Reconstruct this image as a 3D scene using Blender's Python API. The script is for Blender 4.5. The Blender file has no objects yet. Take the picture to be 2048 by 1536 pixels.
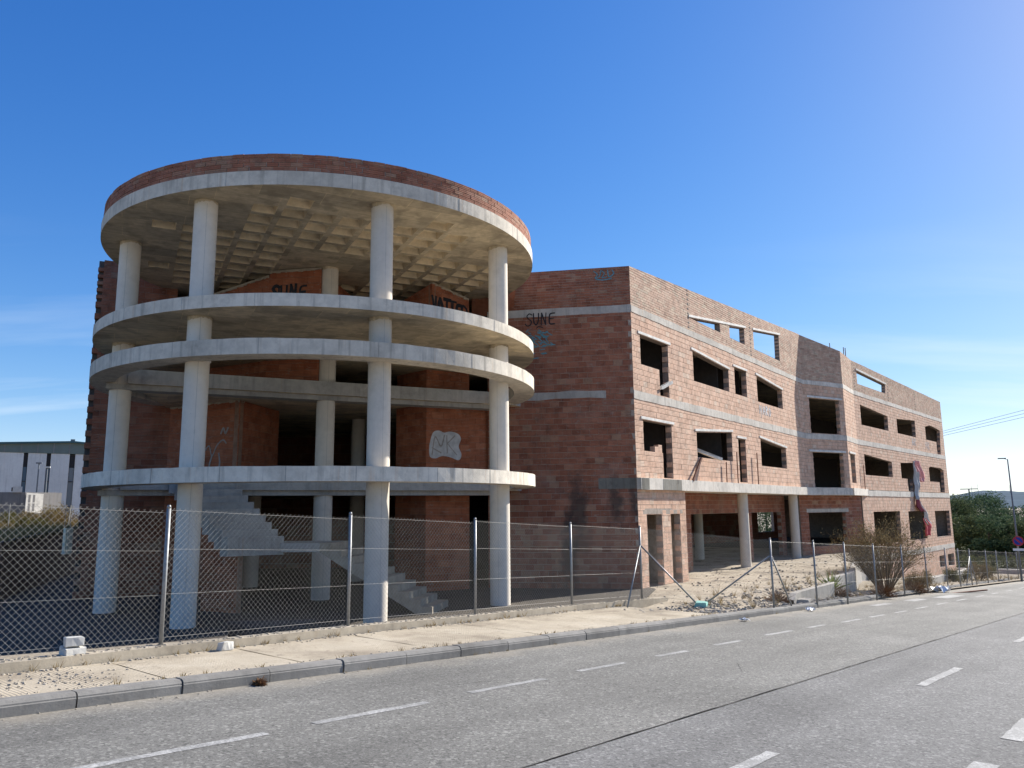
import bpy, bmesh, math, random
import numpy as np
from mathutils import Vector, Matrix
random.seed(7)
rng = np.random.default_rng(11)
R_ = math.radians
scene = bpy.context.scene
COL = scene.collection

# ------------------------------------------------------------------ camera
cam_d = bpy.data.cameras.new('camera'); cam = bpy.data.objects.new('camera', cam_d); COL.objects.link(cam)
cam_d.sensor_fit = 'HORIZONTAL'; cam_d.sensor_width = 36.0; cam_d.lens = 36.0 * 1538 / 2048
cam_d.clip_start = 0.1; cam_d.clip_end = 9000
_p, _r = R_(9.3), R_(-0.6)
_F = Vector((0, math.cos(_p), math.sin(_p))); _U0 = Vector((0, -math.sin(_p), math.cos(_p))); _R0 = Vector((1, 0, 0))
_R = math.cos(_r) * _R0 + math.sin(_r) * _U0; _U = -math.sin(_r) * _R0 + math.cos(_r) * _U0
cam.matrix_world = Matrix(((_R.x, _U.x, -_F.x, 0), (_R.y, _U.y, -_F.y, 0), (_R.z, _U.z, -_F.z, 1.6), (0, 0, 0, 1)))
scene.camera = cam

# ------------------------------------------------------------------ light
SUN_B, SUN_EL = R_(52), R_(31)
sun_dir = Vector((math.sin(SUN_B) * math.cos(SUN_EL), math.cos(SUN_B) * math.cos(SUN_EL), math.sin(SUN_EL)))
w = bpy.data.worlds.new('World'); scene.world = w; w.use_nodes = True
nt = w.node_tree; nt.nodes.clear()
out = nt.nodes.new('ShaderNodeOutputWorld'); bg = nt.nodes.new('ShaderNodeBackground'); sky = nt.nodes.new('ShaderNodeTexSky')
sky.sky_type = 'NISHITA'; sky.sun_disc = False; sky.sun_elevation = SUN_EL; sky.sun_rotation = SUN_B
sky.altitude = 80; sky.air_density = 0.8; sky.dust_density = 0.15; sky.ozone_density = 4.0
hs = nt.nodes.new('ShaderNodeHueSaturation'); hs.inputs['Saturation'].default_value = 1.27; hs.inputs['Hue'].default_value = 0.517; hs.inputs['Value'].default_value = 1.0; nt.links.new(sky.outputs[0], hs.inputs['Color'])
# soft shoulder for the whole sky, as a camera records it
vd = nt.nodes.new('ShaderNodeVectorMath'); vd.operation = 'SCALE'; vd.inputs['Scale'].default_value = 1 / 7.0; nt.links.new(hs.outputs[0], vd.inputs[0])
va = nt.nodes.new('ShaderNodeVectorMath'); va.operation = 'ADD'; va.inputs[1].default_value = (1, 1, 1); nt.links.new(vd.outputs[0], va.inputs[0])
vq = nt.nodes.new('ShaderNodeVectorMath'); vq.operation = 'DIVIDE'; nt.links.new(hs.outputs[0], vq.inputs[0]); nt.links.new(va.outputs[0], vq.inputs[1])
bg.inputs['Strength'].default_value = 0.15
# thin cirrus veil low in the sky
tc = nt.nodes.new('ShaderNodeTexCoord'); sep = nt.nodes.new('ShaderNodeSeparateXYZ'); nt.links.new(tc.outputs['Generated'], sep.inputs[0])
def wmath(op, a, b=None, clamp=False):
    m = nt.nodes.new('ShaderNodeMath'); m.operation = op; m.use_clamp = clamp
    for i, v in enumerate((a, b)):
        if v is None: continue
        if isinstance(v, (int, float)): m.inputs[i].default_value = v
        else: nt.links.new(v, m.inputs[i])
    return m.outputs[0]
zc = wmath('MAXIMUM', sep.outputs[2], 0.02)
px = wmath('DIVIDE', sep.outputs[0], wmath('ADD', zc, 0.12)); py = wmath('DIVIDE', sep.outputs[1], wmath('ADD', zc, 0.12))
comb = nt.nodes.new('ShaderNodeCombineXYZ'); nt.links.new(px, comb.inputs[0]); nt.links.new(py, comb.inputs[1])
mp = nt.nodes.new('ShaderNodeMapping'); mp.inputs['Rotation'].default_value = (0, 0, R_(-38)); mp.inputs['Scale'].default_value = (0.35, 1.5, 1); mp.inputs['Location'].default_value = (4.9, 9.3, 0)
nt.links.new(comb.outputs[0], mp.inputs[0])
cn = nt.nodes.new('ShaderNodeTexNoise'); cn.inputs['Scale'].default_value = 1.1; cn.inputs['Detail'].default_value = 6; cn.inputs['Roughness'].default_value = 0.55
nt.links.new(mp.outputs[0], cn.inputs['Vector'])
cl = wmath('MULTIPLY', wmath('SUBTRACT', cn.outputs[0], 0.5, True), 3.0, True)
lowf = wmath('SUBTRACT', 1.0, wmath('MULTIPLY', wmath('ABSOLUTE', wmath('SUBTRACT', sep.outputs[2], 0.12)), 5.0), True)
cl = wmath('MULTIPLY', cl, lowf)
cl = wmath('MULTIPLY', cl, 0.55)
mx = nt.nodes.new('ShaderNodeMix'); mx.data_type = 'RGBA'
nt.links.new(cl, mx.inputs['Factor']); nt.links.new(vq.outputs[0], mx.inputs['A']); mx.inputs['B'].default_value = (3.4, 3.7, 3.9, 1)
nt.links.new(mx.outputs['Result'], bg.inputs['Color']); nt.links.new(bg.outputs[0], out.inputs[0])
sd = bpy.data.lights.new('sun', 'SUN'); sd.energy = 4.7; sd.angle = R_(0.53); sd.color = (1.0, 0.955, 0.88)
so = bpy.data.objects.new('sun', sd); COL.objects.link(so); so.rotation_euler = sun_dir.to_track_quat('Z', 'Y').to_euler(); so.location = (40, 40, 40)
scene.view_settings.view_transform = 'Standard'; scene.view_settings.look = 'None'
scene.view_settings.exposure = 1.0; scene.view_settings.gamma = 1.0
scene.render.engine = 'CYCLES'
scene.cycles.max_bounces = 6; scene.cycles.diffuse_bounces = 4; scene.cycles.use_denoising = True

# ------------------------------------------------------------------ materials
class NT:
    def __init__(s, name):
        s.m = bpy.data.materials.new(name); s.m.use_nodes = True; s.t = s.m.node_tree; s.t.nodes.clear()
        s.out = s.t.nodes.new('ShaderNodeOutputMaterial'); s.b = s.t.nodes.new('ShaderNodeBsdfPrincipled'); s.t.links.new(s.b.outputs[0], s.out.inputs[0])
        s.geo = s.t.nodes.new('ShaderNodeNewGeometry'); s.pos = s.geo.outputs['Position']
    def lk(s, a, i):
        if isinstance(a, (int, float)): i.default_value = a
        elif isinstance(a, tuple): i.default_value = a if len(a) == len(i.default_value) else (*a, 1)
        else: s.t.links.new(a, i)
    def math(s, op, a, b=0, clamp=False):
        m = s.t.nodes.new('ShaderNodeMath'); m.operation = op; m.use_clamp = clamp; s.lk(a, m.inputs[0]); s.lk(b, m.inputs[1]); return m.outputs[0]
    def map(s, vec, scale=(1, 1, 1), rot=(0, 0, 0), loc=(0, 0, 0)):
        m = s.t.nodes.new('ShaderNodeMapping'); s.lk(vec, m.inputs[0]); m.inputs['Scale'].default_value = scale; m.inputs['Rotation'].default_value = rot; m.inputs['Location'].default_value = loc; return m.outputs[0]
    def noise(s, vec, scale, detail=4, rough=0.55):
        n = s.t.nodes.new('ShaderNodeTexNoise'); s.lk(vec, n.inputs['Vector']); n.inputs['Scale'].default_value = scale; n.inputs['Detail'].default_value = detail; n.inputs['Roughness'].default_value = rough; return n.outputs[0]
    def vor(s, vec, scale, feat='F1', outp='Distance'):
        n = s.t.nodes.new('ShaderNodeTexVoronoi'); n.feature = feat; s.lk(vec, n.inputs['Vector']); n.inputs['Scale'].default_value = scale; return n.outputs[outp]
    def ramp(s, fac, stops, interp='LINEAR'):
        r = s.t.nodes.new('ShaderNodeValToRGB'); r.color_ramp.interpolation = interp; e = r.color_ramp.elements
        while len(e) < len(stops): e.new(0.5)
        for i, (p, c) in enumerate(stops):
            e[i].position = p; e[i].color = (*c, 1) if isinstance(c, tuple) else (c, c, c, 1)
        s.lk(fac, r.inputs[0]); return r.outputs[0]
    def mix(s, fac, a, b, mode='MIX'):
        m = s.t.nodes.new('ShaderNodeMix'); m.data_type = 'RGBA'; m.blend_type = mode; s.lk(fac, m.inputs['Factor']); s.lk(a, m.inputs['A']); s.lk(b, m.inputs['B']); return m.outputs['Result']
    def bump(s, h, strength, dist=0.01):
        n = s.t.nodes.new('ShaderNodeBump'); s.lk(h, n.inputs['Height']); n.inputs['Strength'].default_value = strength; n.inputs['Distance'].default_value = dist; s.t.links.new(n.outputs[0], s.b.inputs['Normal'])
    def fin(s, col, rough=0.9, spec=0.3, metal=0.0):
        s.lk(col, s.b.inputs['Base Color']); s.lk(rough, s.b.inputs['Roughness']); s.b.inputs['Specular IOR Level'].default_value = spec; s.b.inputs['Metallic'].default_value = metal; return s.m
    def obj(s):
        n = s.t.nodes.new('ShaderNodeTexCoord'); return n.outputs['Object']

def mul(c, f): return tuple(x * f for x in c)

def mat_concrete(name, col, streak=0.5, dirt=0.4, boards=False, fine=1.0, dark=(0.07, 0.065, 0.055)):
    n = NT(name)
    big = n.noise(n.pos, 0.9, 5); lo_, hi_ = (0.80, 1.13) if fine > 0.6 else (0.93, 1.05); c = n.ramp(big, [(0.3, mul(col, lo_)), (0.5, col), (0.72, mul(col, hi_))])
    mid = n.noise(n.pos, 5.0, 6, 0.65); c = n.mix(1.0 if fine > 0.6 else 0.4, c, n.ramp(mid, [(0.3, 0.84), (0.6, 1.05)]), 'MULTIPLY')
    if boards:
        v = n.map(n.pos, (1, 1, 1), (0, 0, R_(-26.5)))
        bt = n.t.nodes.new('ShaderNodeTexBrick'); n.lk(v, bt.inputs['Vector']); bt.offset = 0.37; bt.inputs['Scale'].default_value = 1.0
        bt.inputs['Brick Width'].default_value = 1.4; bt.inputs['Row Height'].default_value = 0.70; bt.inputs['Mortar Size'].default_value = 0.008
        bt.inputs['Color1'].default_value = (0.72, 0.72, 0.72, 1); bt.inputs['Color2'].default_value = (1.15, 1.12, 1.06, 1); bt.inputs['Mortar'].default_value = (1.25, 1.2, 1.05, 1)
        c = n.mix(0.85, c, bt.outputs[0], 'MULTIPLY')
        gr = n.noise(n.map(v, (1.2, 16, 1)), 1.2, 3, 0.6); c = n.mix(0.45, c, n.ramp(gr, [(0.36, 0.66), (0.6, 1.05)]), 'MULTIPLY')
        c = n.mix(n.ramp(n.noise(n.pos, 1.7, 5), [(0.50, 0.0), (0.62, 0.55)]), c, mul(col, 0.42))
    if streak:
        v = n.map(n.pos, (7, 7, 0.45)); st = n.noise(v, 1.0, 5, 0.6)
        c = n.mix(n.math('MULTIPLY', n.ramp(st, [(0.52, 0.0), (0.72, 1.0)]), streak), c, mul(col, 0.48))
        rs = n.noise(n.map(n.pos, (9, 9, 0.3), loc=(4, 2, 1)), 0.8, 4); c = n.mix(n.math('MULTIPLY', n.ramp(rs, [(0.6, 0.0), (0.75, 1.0)]), streak * 0.7), c, (col[0] * 0.85, col[1] * 0.66, col[2] * 0.5))
    if dirt:
        d = n.noise(n.pos, 2.3, 7, 0.7); c = n.mix(n.math('MULTIPLY', n.ramp(d, [(0.55, 0.0), (0.72, 1.0)]), dirt), c, mul(col, 0.45))
        sp = n.vor(n.pos, 9.0); c = n.mix(n.ramp(sp, [(0.0, 0.8), (0.07, 0.0)]), c, dark)
    oi = n.t.nodes.new('ShaderNodeObjectInfo'); c = n.mix(1.0, c, n.ramp(oi.outputs['Random'], [(0.0, 0.86), (1.0, 1.06)]), 'MULTIPLY')
    n.bump(n.noise(n.pos, 28, 5, 0.7), 0.35 * fine, 0.012)
    return n.fin(c, 0.9, 0.25)

DAMP = [(2.05, 24.5, 1.45, 0.42), (3.2, 24.3, 1.9, 0.30), (3.78, 24.2, 1.7, 0.24), (1.7, 24.57, 0.1, 0.38)]
def damp_mix(n, c, damp):
    for (cx, cy, cz, rad) in damp:
        vm = n.t.nodes.new('ShaderNodeVectorMath'); vm.operation = 'DISTANCE'; n.lk(n.map(n.pos, (1, 1, 0.28)), vm.inputs[0]); vm.inputs[1].default_value = (cx, cy, cz * 0.28)
        dd = n.math('ADD', n.math('DIVIDE', vm.outputs['Value'], rad), n.math('MULTIPLY', n.math('SUBTRACT', n.noise(n.pos, 2.6, 6, 0.65), 0.5), 2.6)); c = n.mix(n.ramp(dd, [(0.30, 0.75), (1.05, 0.0)]), c, (0.05, 0.045, 0.04))
    return c
def mat_brick(name, cols, obj_random=False, pale=0.35, mold=0.0, rib=True, damp=()):
    n = NT(name)
    if obj_random:
        oi = n.t.nodes.new('ShaderNodeObjectInfo'); t = oi.outputs['Random']
    else:
        a = n.t.nodes.new('ShaderNodeAttribute'); a.attribute_name = 'tint'; t = a.outputs['Fac']
    k = len(cols); c = n.ramp(t, [(i / (k - 1), cols[i]) for i in range(k)])
    c = n.mix(1.0, c, n.ramp(n.noise(n.pos, 3.1, 6, 0.65), [(0.28, 0.66), (0.5, 1.0), (0.75, 1.22)]), 'MULTIPLY')
    e = n.noise(n.pos, 0.75, 5, 0.6); c = n.mix(n.math('MULTIPLY', n.ramp(e, [(0.52, 0.0), (0.70, 1.0)]), pale), c, (0.40, 0.27, 0.21))
    d = n.noise(n.map(n.pos, (3, 3, 0.6)), 1.0, 6, 0.7); c = n.mix(n.math('MULTIPLY', n.ramp(d, [(0.55, 0.0), (0.75, 1.0)]), 0.5), c, mul(cols[0], 0.5))
    sm = n.noise(n.map(n.pos, (1, 1, 2.6)), 4.5, 7, 0.75); c = n.mix(n.ramp(sm, [(0.57, 0.0), (0.68, 0.7)]), c, (0.33, 0.27, 0.22))
    if mold:
        mm = n.noise(n.map(n.pos, (1.5, 1.5, 0.7)), 1.3, 6, 0.65); c = n.mix(n.math('MULTIPLY', n.ramp(mm, [(0.58, 0.0), (0.68, 1.0)]), mold), c, (0.035, 0.032, 0.03))
    c = damp_mix(n, c, damp)
    wv = n.t.nodes.new('ShaderNodeTexWave'); wv.bands_direction = 'Z'; wv.inputs['Scale'].default_value = 6.9; wv.inputs['Distortion'].default_value = 0.4; n.lk(n.pos, wv.inputs['Vector'])
    c = n.mix(0.8, c, n.ramp(wv.outputs['Fac'], [(0.15, 0.72), (0.5, 1.06)]), 'MULTIPLY')
    h = n.math('ADD', wv.outputs['Fac'], n.noise(n.pos, 40, 4, 0.7)); n.bump(h, 0.45, 0.006)
    return n.fin(c, 0.88, 0.25)

def mat_simple(name, col, rough=0.8, spec=0.3, metal=0.0, var=0.15, scale=6.0, bump=0.0, bscale=30, damp=()):
    n = NT(name); c = n.ramp(n.noise(n.pos, scale, 5, 0.6), [(0.3, mul(col, 1 - var)), (0.7, mul(col, 1 + var))]); c = damp_mix(n, c, damp)
    if bump: n.bump(n.noise(n.pos, bscale, 4, 0.7), bump, 0.01)
    return n.fin(c, rough, spec, metal)

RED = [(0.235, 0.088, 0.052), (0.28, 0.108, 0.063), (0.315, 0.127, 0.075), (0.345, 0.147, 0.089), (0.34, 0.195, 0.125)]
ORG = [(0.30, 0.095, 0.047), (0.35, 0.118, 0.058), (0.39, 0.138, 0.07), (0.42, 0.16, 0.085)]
PNK = [(0.60, 0.365, 0.245), (0.65, 0.41, 0.28), (0.68, 0.44, 0.305), (0.71, 0.47, 0.33), (0.68, 0.50, 0.365)]  # paler than RED: sun-bleaching plus sun glare put into the colour
TAN = [(0.44, 0.27, 0.185), (0.52, 0.335, 0.235), (0.58, 0.39, 0.28), (0.61, 0.46, 0.33), (0.54, 0.42, 0.30)]
M = {}
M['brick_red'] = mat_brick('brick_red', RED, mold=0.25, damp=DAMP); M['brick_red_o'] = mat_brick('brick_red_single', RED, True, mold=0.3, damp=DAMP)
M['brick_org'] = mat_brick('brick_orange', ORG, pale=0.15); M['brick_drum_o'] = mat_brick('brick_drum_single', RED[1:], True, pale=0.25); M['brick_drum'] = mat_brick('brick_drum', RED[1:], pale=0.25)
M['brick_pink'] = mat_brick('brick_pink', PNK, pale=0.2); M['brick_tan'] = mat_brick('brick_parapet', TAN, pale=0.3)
M['mortar'] = mat_simple('mortar', (0.36, 0.30, 0.245), 0.95, 0.2, var=0.25, bump=0.4, damp=DAMP)
M['mortar_dark'] = mat_simple('mortar_dark', (0.24, 0.19, 0.155), 0.95, 0.2, var=0.25, bump=0.4)
M['mortar_lobby'] = mat_simple('mortar_lobby', (0.27, 0.16, 0.11), 0.95, 0.2, var=0.25)
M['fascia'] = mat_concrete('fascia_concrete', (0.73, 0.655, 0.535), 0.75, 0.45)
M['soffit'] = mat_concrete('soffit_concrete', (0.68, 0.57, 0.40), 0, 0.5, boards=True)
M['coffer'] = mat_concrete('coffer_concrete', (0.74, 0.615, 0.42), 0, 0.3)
M['column'] = mat_concrete('column_concrete', (0.70, 0.63, 0.53), 0.12, 0.2, fine=0.5)
M['band'] = mat_concrete('band_concrete', (0.66, 0.60, 0.51), 0.6, 0.5)
M['grey'] = mat_concrete('grey_concrete', (0.45, 0.42, 0.37), 0.5, 0.5)
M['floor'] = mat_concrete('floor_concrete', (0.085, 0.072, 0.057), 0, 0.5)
M['stain'] = mat_concrete('stained_concrete', (0.23, 0.215, 0.18), 1.0, 0.9)
M['lintel'] = mat_simple('lintel_paint', (0.64, 0.61, 0.55), 0.7, 0.3, var=0.2, scale=4)
M['galv'] = mat_simple('galvanised_steel', (0.27, 0.272, 0.265), 0.5, 0.5, 0.35, var=0.2, scale=25)
M['wire'] = mat_simple('wire_steel', (0.36, 0.345, 0.31), 0.6, 0.4, 0.2, var=0.1)
M['rust'] = mat_simple('rusty_steel', (0.20, 0.085, 0.05), 0.85, 0.3, var=0.3)
M['black_paint'] = mat_simple('black_spray', (0.02, 0.02, 0.024), 0.6)
M['blue_paint'] = mat_simple('blue_spray', (0.10, 0.26, 0.30), 0.7)
M['white_paint'] = mat_simple('white_spray', (0.50, 0.49, 0.48), 0.7, var=0.2)
M['grey_paint'] = mat_simple('grey_spray', (0.33, 0.29, 0.26), 0.7, var=0.2)
M['dark_void'] = mat_simple('shade_dark', (0.10, 0.09, 0.085), 0.95)  # dark fill colour stands in for shade in recesses, pit and rooms

def mat_asphalt(name, base, tint):
    n = NT(name)
    f = n.noise(n.pos, 62, 3, 0.85); c = n.ramp(f, [(0.32, mul(base, 0.52)), (0.5, base), (0.66, mul(base, 1.5))])
    v = n.vor(n.pos, 42, 'F1', 'Color'); sp = n.t.nodes.new('ShaderNodeSeparateColor'); n.lk(v, sp.inputs[0])
    c = n.mix(n.ramp(sp.outputs[0], [(0.80, 0.0), (0.92, 0.55)]), c, mul(base, 2.1))
    c = n.mix(n.ramp(sp.outputs[1], [(0.82, 0.0), (0.95, 0.6)]), c, mul(base, 0.4))
    L = n.noise(n.map(n.pos, (1, 1, 1), (0, 0, R_(-49))), 0.35, 6, 0.6); c = n.mix(1.0, c, n.ramp(L, [(0.3, 0.80), (0.7, 1.16)]), 'MULTIPLY')
    al = n.noise(n.map(n.map(n.pos, (1, 1, 1), (0, 0, R_(-49))), (0.22, 1.5, 1)), 1.0, 5, 0.6); c = n.mix(1.0, c, n.ramp(al, [(0.35, 0.88), (0.65, 1.09)]), 'MULTIPLY')
    st = n.noise(n.pos, 1.9, 6, 0.7); c = n.mix(n.ramp(st, [(0.63, 0.0), (0.72, 0.4)]), c, mul(base, 0.45))
    n.bump(n.math('ADD', f, n.noise(n.pos, 260, 2)), 0.55, 0.008)
    sx = n.t.nodes.new('ShaderNodeSeparateXYZ'); n.lk(n.pos, sx.inputs[0]); nn = n.math('ADD', n.math('MULTIPLY', sx.outputs[0], -math.cos(R_(41))), n.math('MULTIPLY', sx.outputs[1], math.sin(R_(41))))
    du = n.math('ADD', nn, n.math('MULTIPLY', n.math('SUBTRACT', n.noise(n.pos, 1.6, 5, 0.6), 0.5), 1.1)); c = n.mix(n.ramp(du, [(0.0, 0.0), (1.0, 1.0)]) if False else n.math('MULTIPLY', n.math('SUBTRACT', du, 7.45), 0.9, True), c, (0.36, 0.32, 0.26))
    for pc, pw in ((5.0, 0.35), (7.0, 0.3), (1.4, 0.35), (3.2, 0.3)):
        tk = n.math('SUBTRACT', 1.0, n.math('DIVIDE', n.math('ABSOLUTE', n.math('SUBTRACT', nn, pc)), pw), True); c = n.mix(n.math('MULTIPLY', tk, 0.16), c, mul(base, 0.55))
    return n.fin(n.mix(1.0, c, tint, 'MULTIPLY'), 0.86, 0.25)
M['asphalt'] = mat_asphalt('asphalt_near_kerb', (0.172, 0.168, 0.157), (1.0, 0.985, 0.94))
M['asphalt2'] = mat_asphalt('asphalt_centre', (0.156, 0.153, 0.147), (1, 0.99, 0.965))
def mat_marking():
    n = NT('worn_road_paint'); t = n.noise(n.pos, 38, 5, 0.8); t2 = n.noise(n.pos, 3.2, 4)
    c = n.mix(n.ramp(n.math('ADD', n.math('MULTIPLY', t, 0.75), n.math('MULTIPLY', t2, 0.4)), [(0.40, 0.0), (0.58, 1.0)]), (0.58, 0.565, 0.53), (0.24, 0.235, 0.22))
    n.bump(t, 0.4, 0.006); return n.fin(c, 0.8, 0.3)
M['marking'] = mat_marking()
def mat_ground(name, a, b, c3, peb=30, bump=0.6, dark=0.35, big=0.55):
    n = NT(name); L = n.noise(n.pos, big, 8, 0.72); c = n.ramp(L, [(0.33, b), (0.48, a), (0.7, c3)])
    f = n.noise(n.pos, peb, 5, 0.75); c = n.mix(1.0, c, n.ramp(f, [(0.28, 0.68), (0.5, 1.0), (0.7, 1.18)]), 'MULTIPLY')
    v = n.vor(n.pos, peb * 0.45); c = n.mix(n.math('MULTIPLY', n.ramp(v, [(0.05, 1.0), (0.2, 0.0)]), dark), c, mul(b, 0.45))
    n.bump(f, bump, 0.02); return n.fin(c, 0.95, 0.15)
M['gravel'] = mat_ground('gravel_ground', (0.37, 0.31, 0.23), (0.12, 0.10, 0.077), (0.48, 0.415, 0.315), 9, 1.2, 0.8, 0.95)
M['dirt'] = mat_ground('dirt_ground', (0.30, 0.25, 0.185), (0.19, 0.165, 0.12), (0.38, 0.32, 0.24), 14, 0.8, 0.5)
M['dust'] = mat_ground('sandy_dust', (0.50, 0.42, 0.30), (0.40, 0.33, 0.235), (0.58, 0.50, 0.38), 35, 0.5, 0.15)
M['dry_bank'] = mat_ground('dry_grass_ground', (0.26, 0.20, 0.12), (0.13, 0.11, 0.065), (0.20, 0.19, 0.09), 3, 0.8, 0.3)
M['green_bank'] = mat_ground('green_ground', (0.10, 0.115, 0.05), (0.06, 0.07, 0.03), (0.2, 0.17, 0.1), 3, 0.8, 0.3)
def mat_sidewalk():
    n = NT('sidewalk_tiles'); L = n.noise(n.pos, 0.7, 7, 0.65); c = n.ramp(L, [(0.34, (0.30, 0.25, 0.185)), (0.52, (0.48, 0.41, 0.305)), (0.72, (0.57, 0.50, 0.385))])
    v = n.map(n.pos, (1, 1, 1), (0, 0, R_(-49)))
    dots = n.t.nodes.new('ShaderNodeTexVoronoi'); dots.inputs['Scale'].default_value = 25; dots.inputs['Randomness'].default_value = 0.0; n.lk(v, dots.inputs['Vector'])
    dd = n.ramp(dots.outputs['Distance'], [(0.25, 1.0), (0.45, 0.0)])
    c = n.mix(1.0, c, n.ramp(dots.outputs['Distance'], [(0.2, 1.06), (0.5, 0.86)]), 'MULTIPLY')
    f = n.noise(n.pos, 45, 5, 0.8); c = n.mix(1.0, c, n.ramp(f, [(0.3, 0.75), (0.6, 1.08)]), 'MULTIPLY')
    s2 = n.noise(n.pos, 7, 6, 0.75); c = n.mix(n.ramp(s2, [(0.58, 0.0), (0.68, 0.75)]), c, (0.17, 0.14, 0.11))
    n.bump(n.math('ADD', dd, n.math('MULTIPLY', f, 0.7)), 0.5, 0.012); return n.fin(c, 0.92, 0.2)
M['sidewalk'] = mat_sidewalk()
M['kerb'] = mat_concrete('kerb_concrete', (0.235, 0.222, 0.20), 0.3, 0.6)
M['lowwall'] = mat_concrete('low_wall_concrete', (0.44, 0.38, 0.29), 0.3, 0.5)
M['stone'] = mat_simple('rubble_stone', (0.36, 0.315, 0.25), 0.95, 0.2, var=0.35, scale=3)
M['white_block'] = mat_simple('white_block', (0.58, 0.56, 0.51), 0.9, 0.2, var=0.08, bump=0.3)

# ------------------------------------------------------------------ geometry helpers
def new_obj(name, verts, faces, m=None, parent=None, smooth=False, tint=None, **props):
    me = bpy.data.meshes.new(name); me.from_pydata([tuple(map(float, v)) for v in verts], [], faces)
    if tint is not None:
        at = me.attributes.new('tint', 'FLOAT', 'FACE'); at.data.foreach_set('value', tint)
    if m is not None: me.materials.append(M[m] if isinstance(m, str) else m)
    if smooth: me.polygons.foreach_set('use_smooth', [True] * len(me.polygons))
    me.update(); o = bpy.data.objects.new(name, me); COL.objects.link(o)
    if parent is not None: o.parent = parent
    for k, v in props.items(): o[k] = v
    return o
def link_copy(name, me, parent, loc, rotz=0.0, scale=(1, 1, 1)):
    o = bpy.data.objects.new(name, me); COL.objects.link(o); o.parent = parent; o.location = loc; o.rotation_euler = (0, 0, rotz); o.scale = scale; return o
def thing(name, label, cat, loc=(0, 0, 0), group=None):
    o = bpy.data.objects.new(name, None); COL.objects.link(o); o.location = loc; o['label'] = label; o['category'] = cat; o.empty_display_size = 0.3
    if group: o['group'] = group
    return o
def child(o, parent):
    o.parent = parent; o.matrix_parent_inverse = Matrix.Translation(parent.location).inverted(); return o
class MB:
    def __init__(s): s.v = []; s.f = []; s.t = []
    def add(s, vs, fs, tint=0.5):
        o = len(s.v); s.v += [tuple(x) for x in vs]; s.f += [tuple(i + o for i in f) for f in fs]; s.t += [tint] * len(fs)
    def box(s, c, sx, sy, sz, rz=0.0, tint=0.5, tilt=None):
        pts = []
        for x, y, z in ((-1, -1, -1), (1, -1, -1), (1, 1, -1), (-1, 1, -1), (-1, -1, 1), (1, -1, 1), (1, 1, 1), (-1, 1, 1)):
            p = Vector((x * sx / 2, y * sy / 2, z * sz / 2))
            if tilt is not None: p = tilt @ p
            if rz: p = Matrix.Rotation(rz, 3, 'Z') @ p
            pts.append((p.x + c[0], p.y + c[1], p.z + c[2]))
        s.add(pts, [(3, 2, 1, 0), (4, 5, 6, 7), (0, 1, 5, 4), (1, 2, 6, 5), (2, 3, 7, 6), (3, 0, 4, 7)], tint)
    def prism(s, poly, z0, z1, tint=0.5):
        a = sum(poly[i][0] * poly[(i + 1) % len(poly)][1] - poly[(i + 1) % len(poly)][0] * poly[i][1] for i in range(len(poly)))
        if a < 0: poly = poly[::-1]
        n = len(poly); vs = [(p[0], p[1], z0 if not callable(z0) else z0(p)) for p in poly] + [(p[0], p[1], z1 if not callable(z1) else z1(p)) for p in poly]
        s.add(vs, [tuple(range(n))[::-1], tuple(range(n, 2 * n))] + [(i, (i + 1) % n, (i + 1) % n + n, i + n) for i in range(n)], tint)
    def tube(s, a, b, r0, r1=None, n=6, cap=True, tint=0.5):
        a = Vector(a); b = Vector(b); r1 = r0 if r1 is None else r1; d = (b - a)
        if d.length < 1e-6: return
        q = d.to_track_quat('Z', 'Y'); vs = []
        for p, r in ((a, r0), (b, r1)):
            for i in range(n):
                t = 2 * math.pi * i / n; vs.append(tuple(p + q @ Vector((r * math.cos(t), r * math.sin(t), 0))))
        fs = [(i, (i + 1) % n, (i + 1) % n + n, i + n) for i in range(n)]
        if cap: fs += [tuple(range(n))[::-1], tuple(range(n, 2 * n))]
        s.add(vs, fs, tint)
    def obj(s, name, m, parent=None, smooth=False, **p):
        return new_obj(name, s.v, s.f, m, parent, smooth, s.t, **p)

def cliph(poly, p, q, left):
    ex, ey = q[0] - p[0], q[1] - p[1]; sg = 1 if left else -1; out = []
    ds = [sg * (ex * (v[1] - p[1]) - ey * (v[0] - p[0])) for v in poly]; n = len(poly)
    for i in range(n):
        a, b, da, db = poly[i], poly[(i + 1) % n], ds[i], ds[(i + 1) % n]
        if da >= 0: out.append(a)
        if (da > 0 and db < 0) or (da < 0 and db > 0):
            t = da / (da - db); out.append((a[0] + t * (b[0] - a[0]), a[1] + t * (b[1] - a[1])))
    return out
def area(poly): return 0.5 * sum(poly[i][0] * poly[(i + 1) % len(poly)][1] - poly[(i + 1) % len(poly)][0] * poly[i][1] for i in range(len(poly)))
def ccw(poly): return list(poly) if area(poly) > 0 else list(poly)[::-1]
def bbox(p): return min(a[0] for a in p), min(a[1] for a in p), max(a[0] for a in p), max(a[1] for a in p)
def subtract(polys, hole, eps=1e-5):
    hole = ccw(hole); hb = bbox(hole); res = []
    for poly in polys:
        b = bbox(poly)
        if b[0] >= hb[2] or b[2] <= hb[0] or b[1] >= hb[3] or b[3] <= hb[1]: res.append(poly); continue
        rest = poly
        for i in range(len(hole)):
            p, q = hole[i], hole[(i + 1) % len(hole)]
            o = cliph(rest, p, q, False)
            if len(o) > 2 and area(o) > eps: res.append(o)
            rest = cliph(rest, p, q, True)
            if len(rest) < 3 or area(rest) < eps: break
    return res
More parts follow.
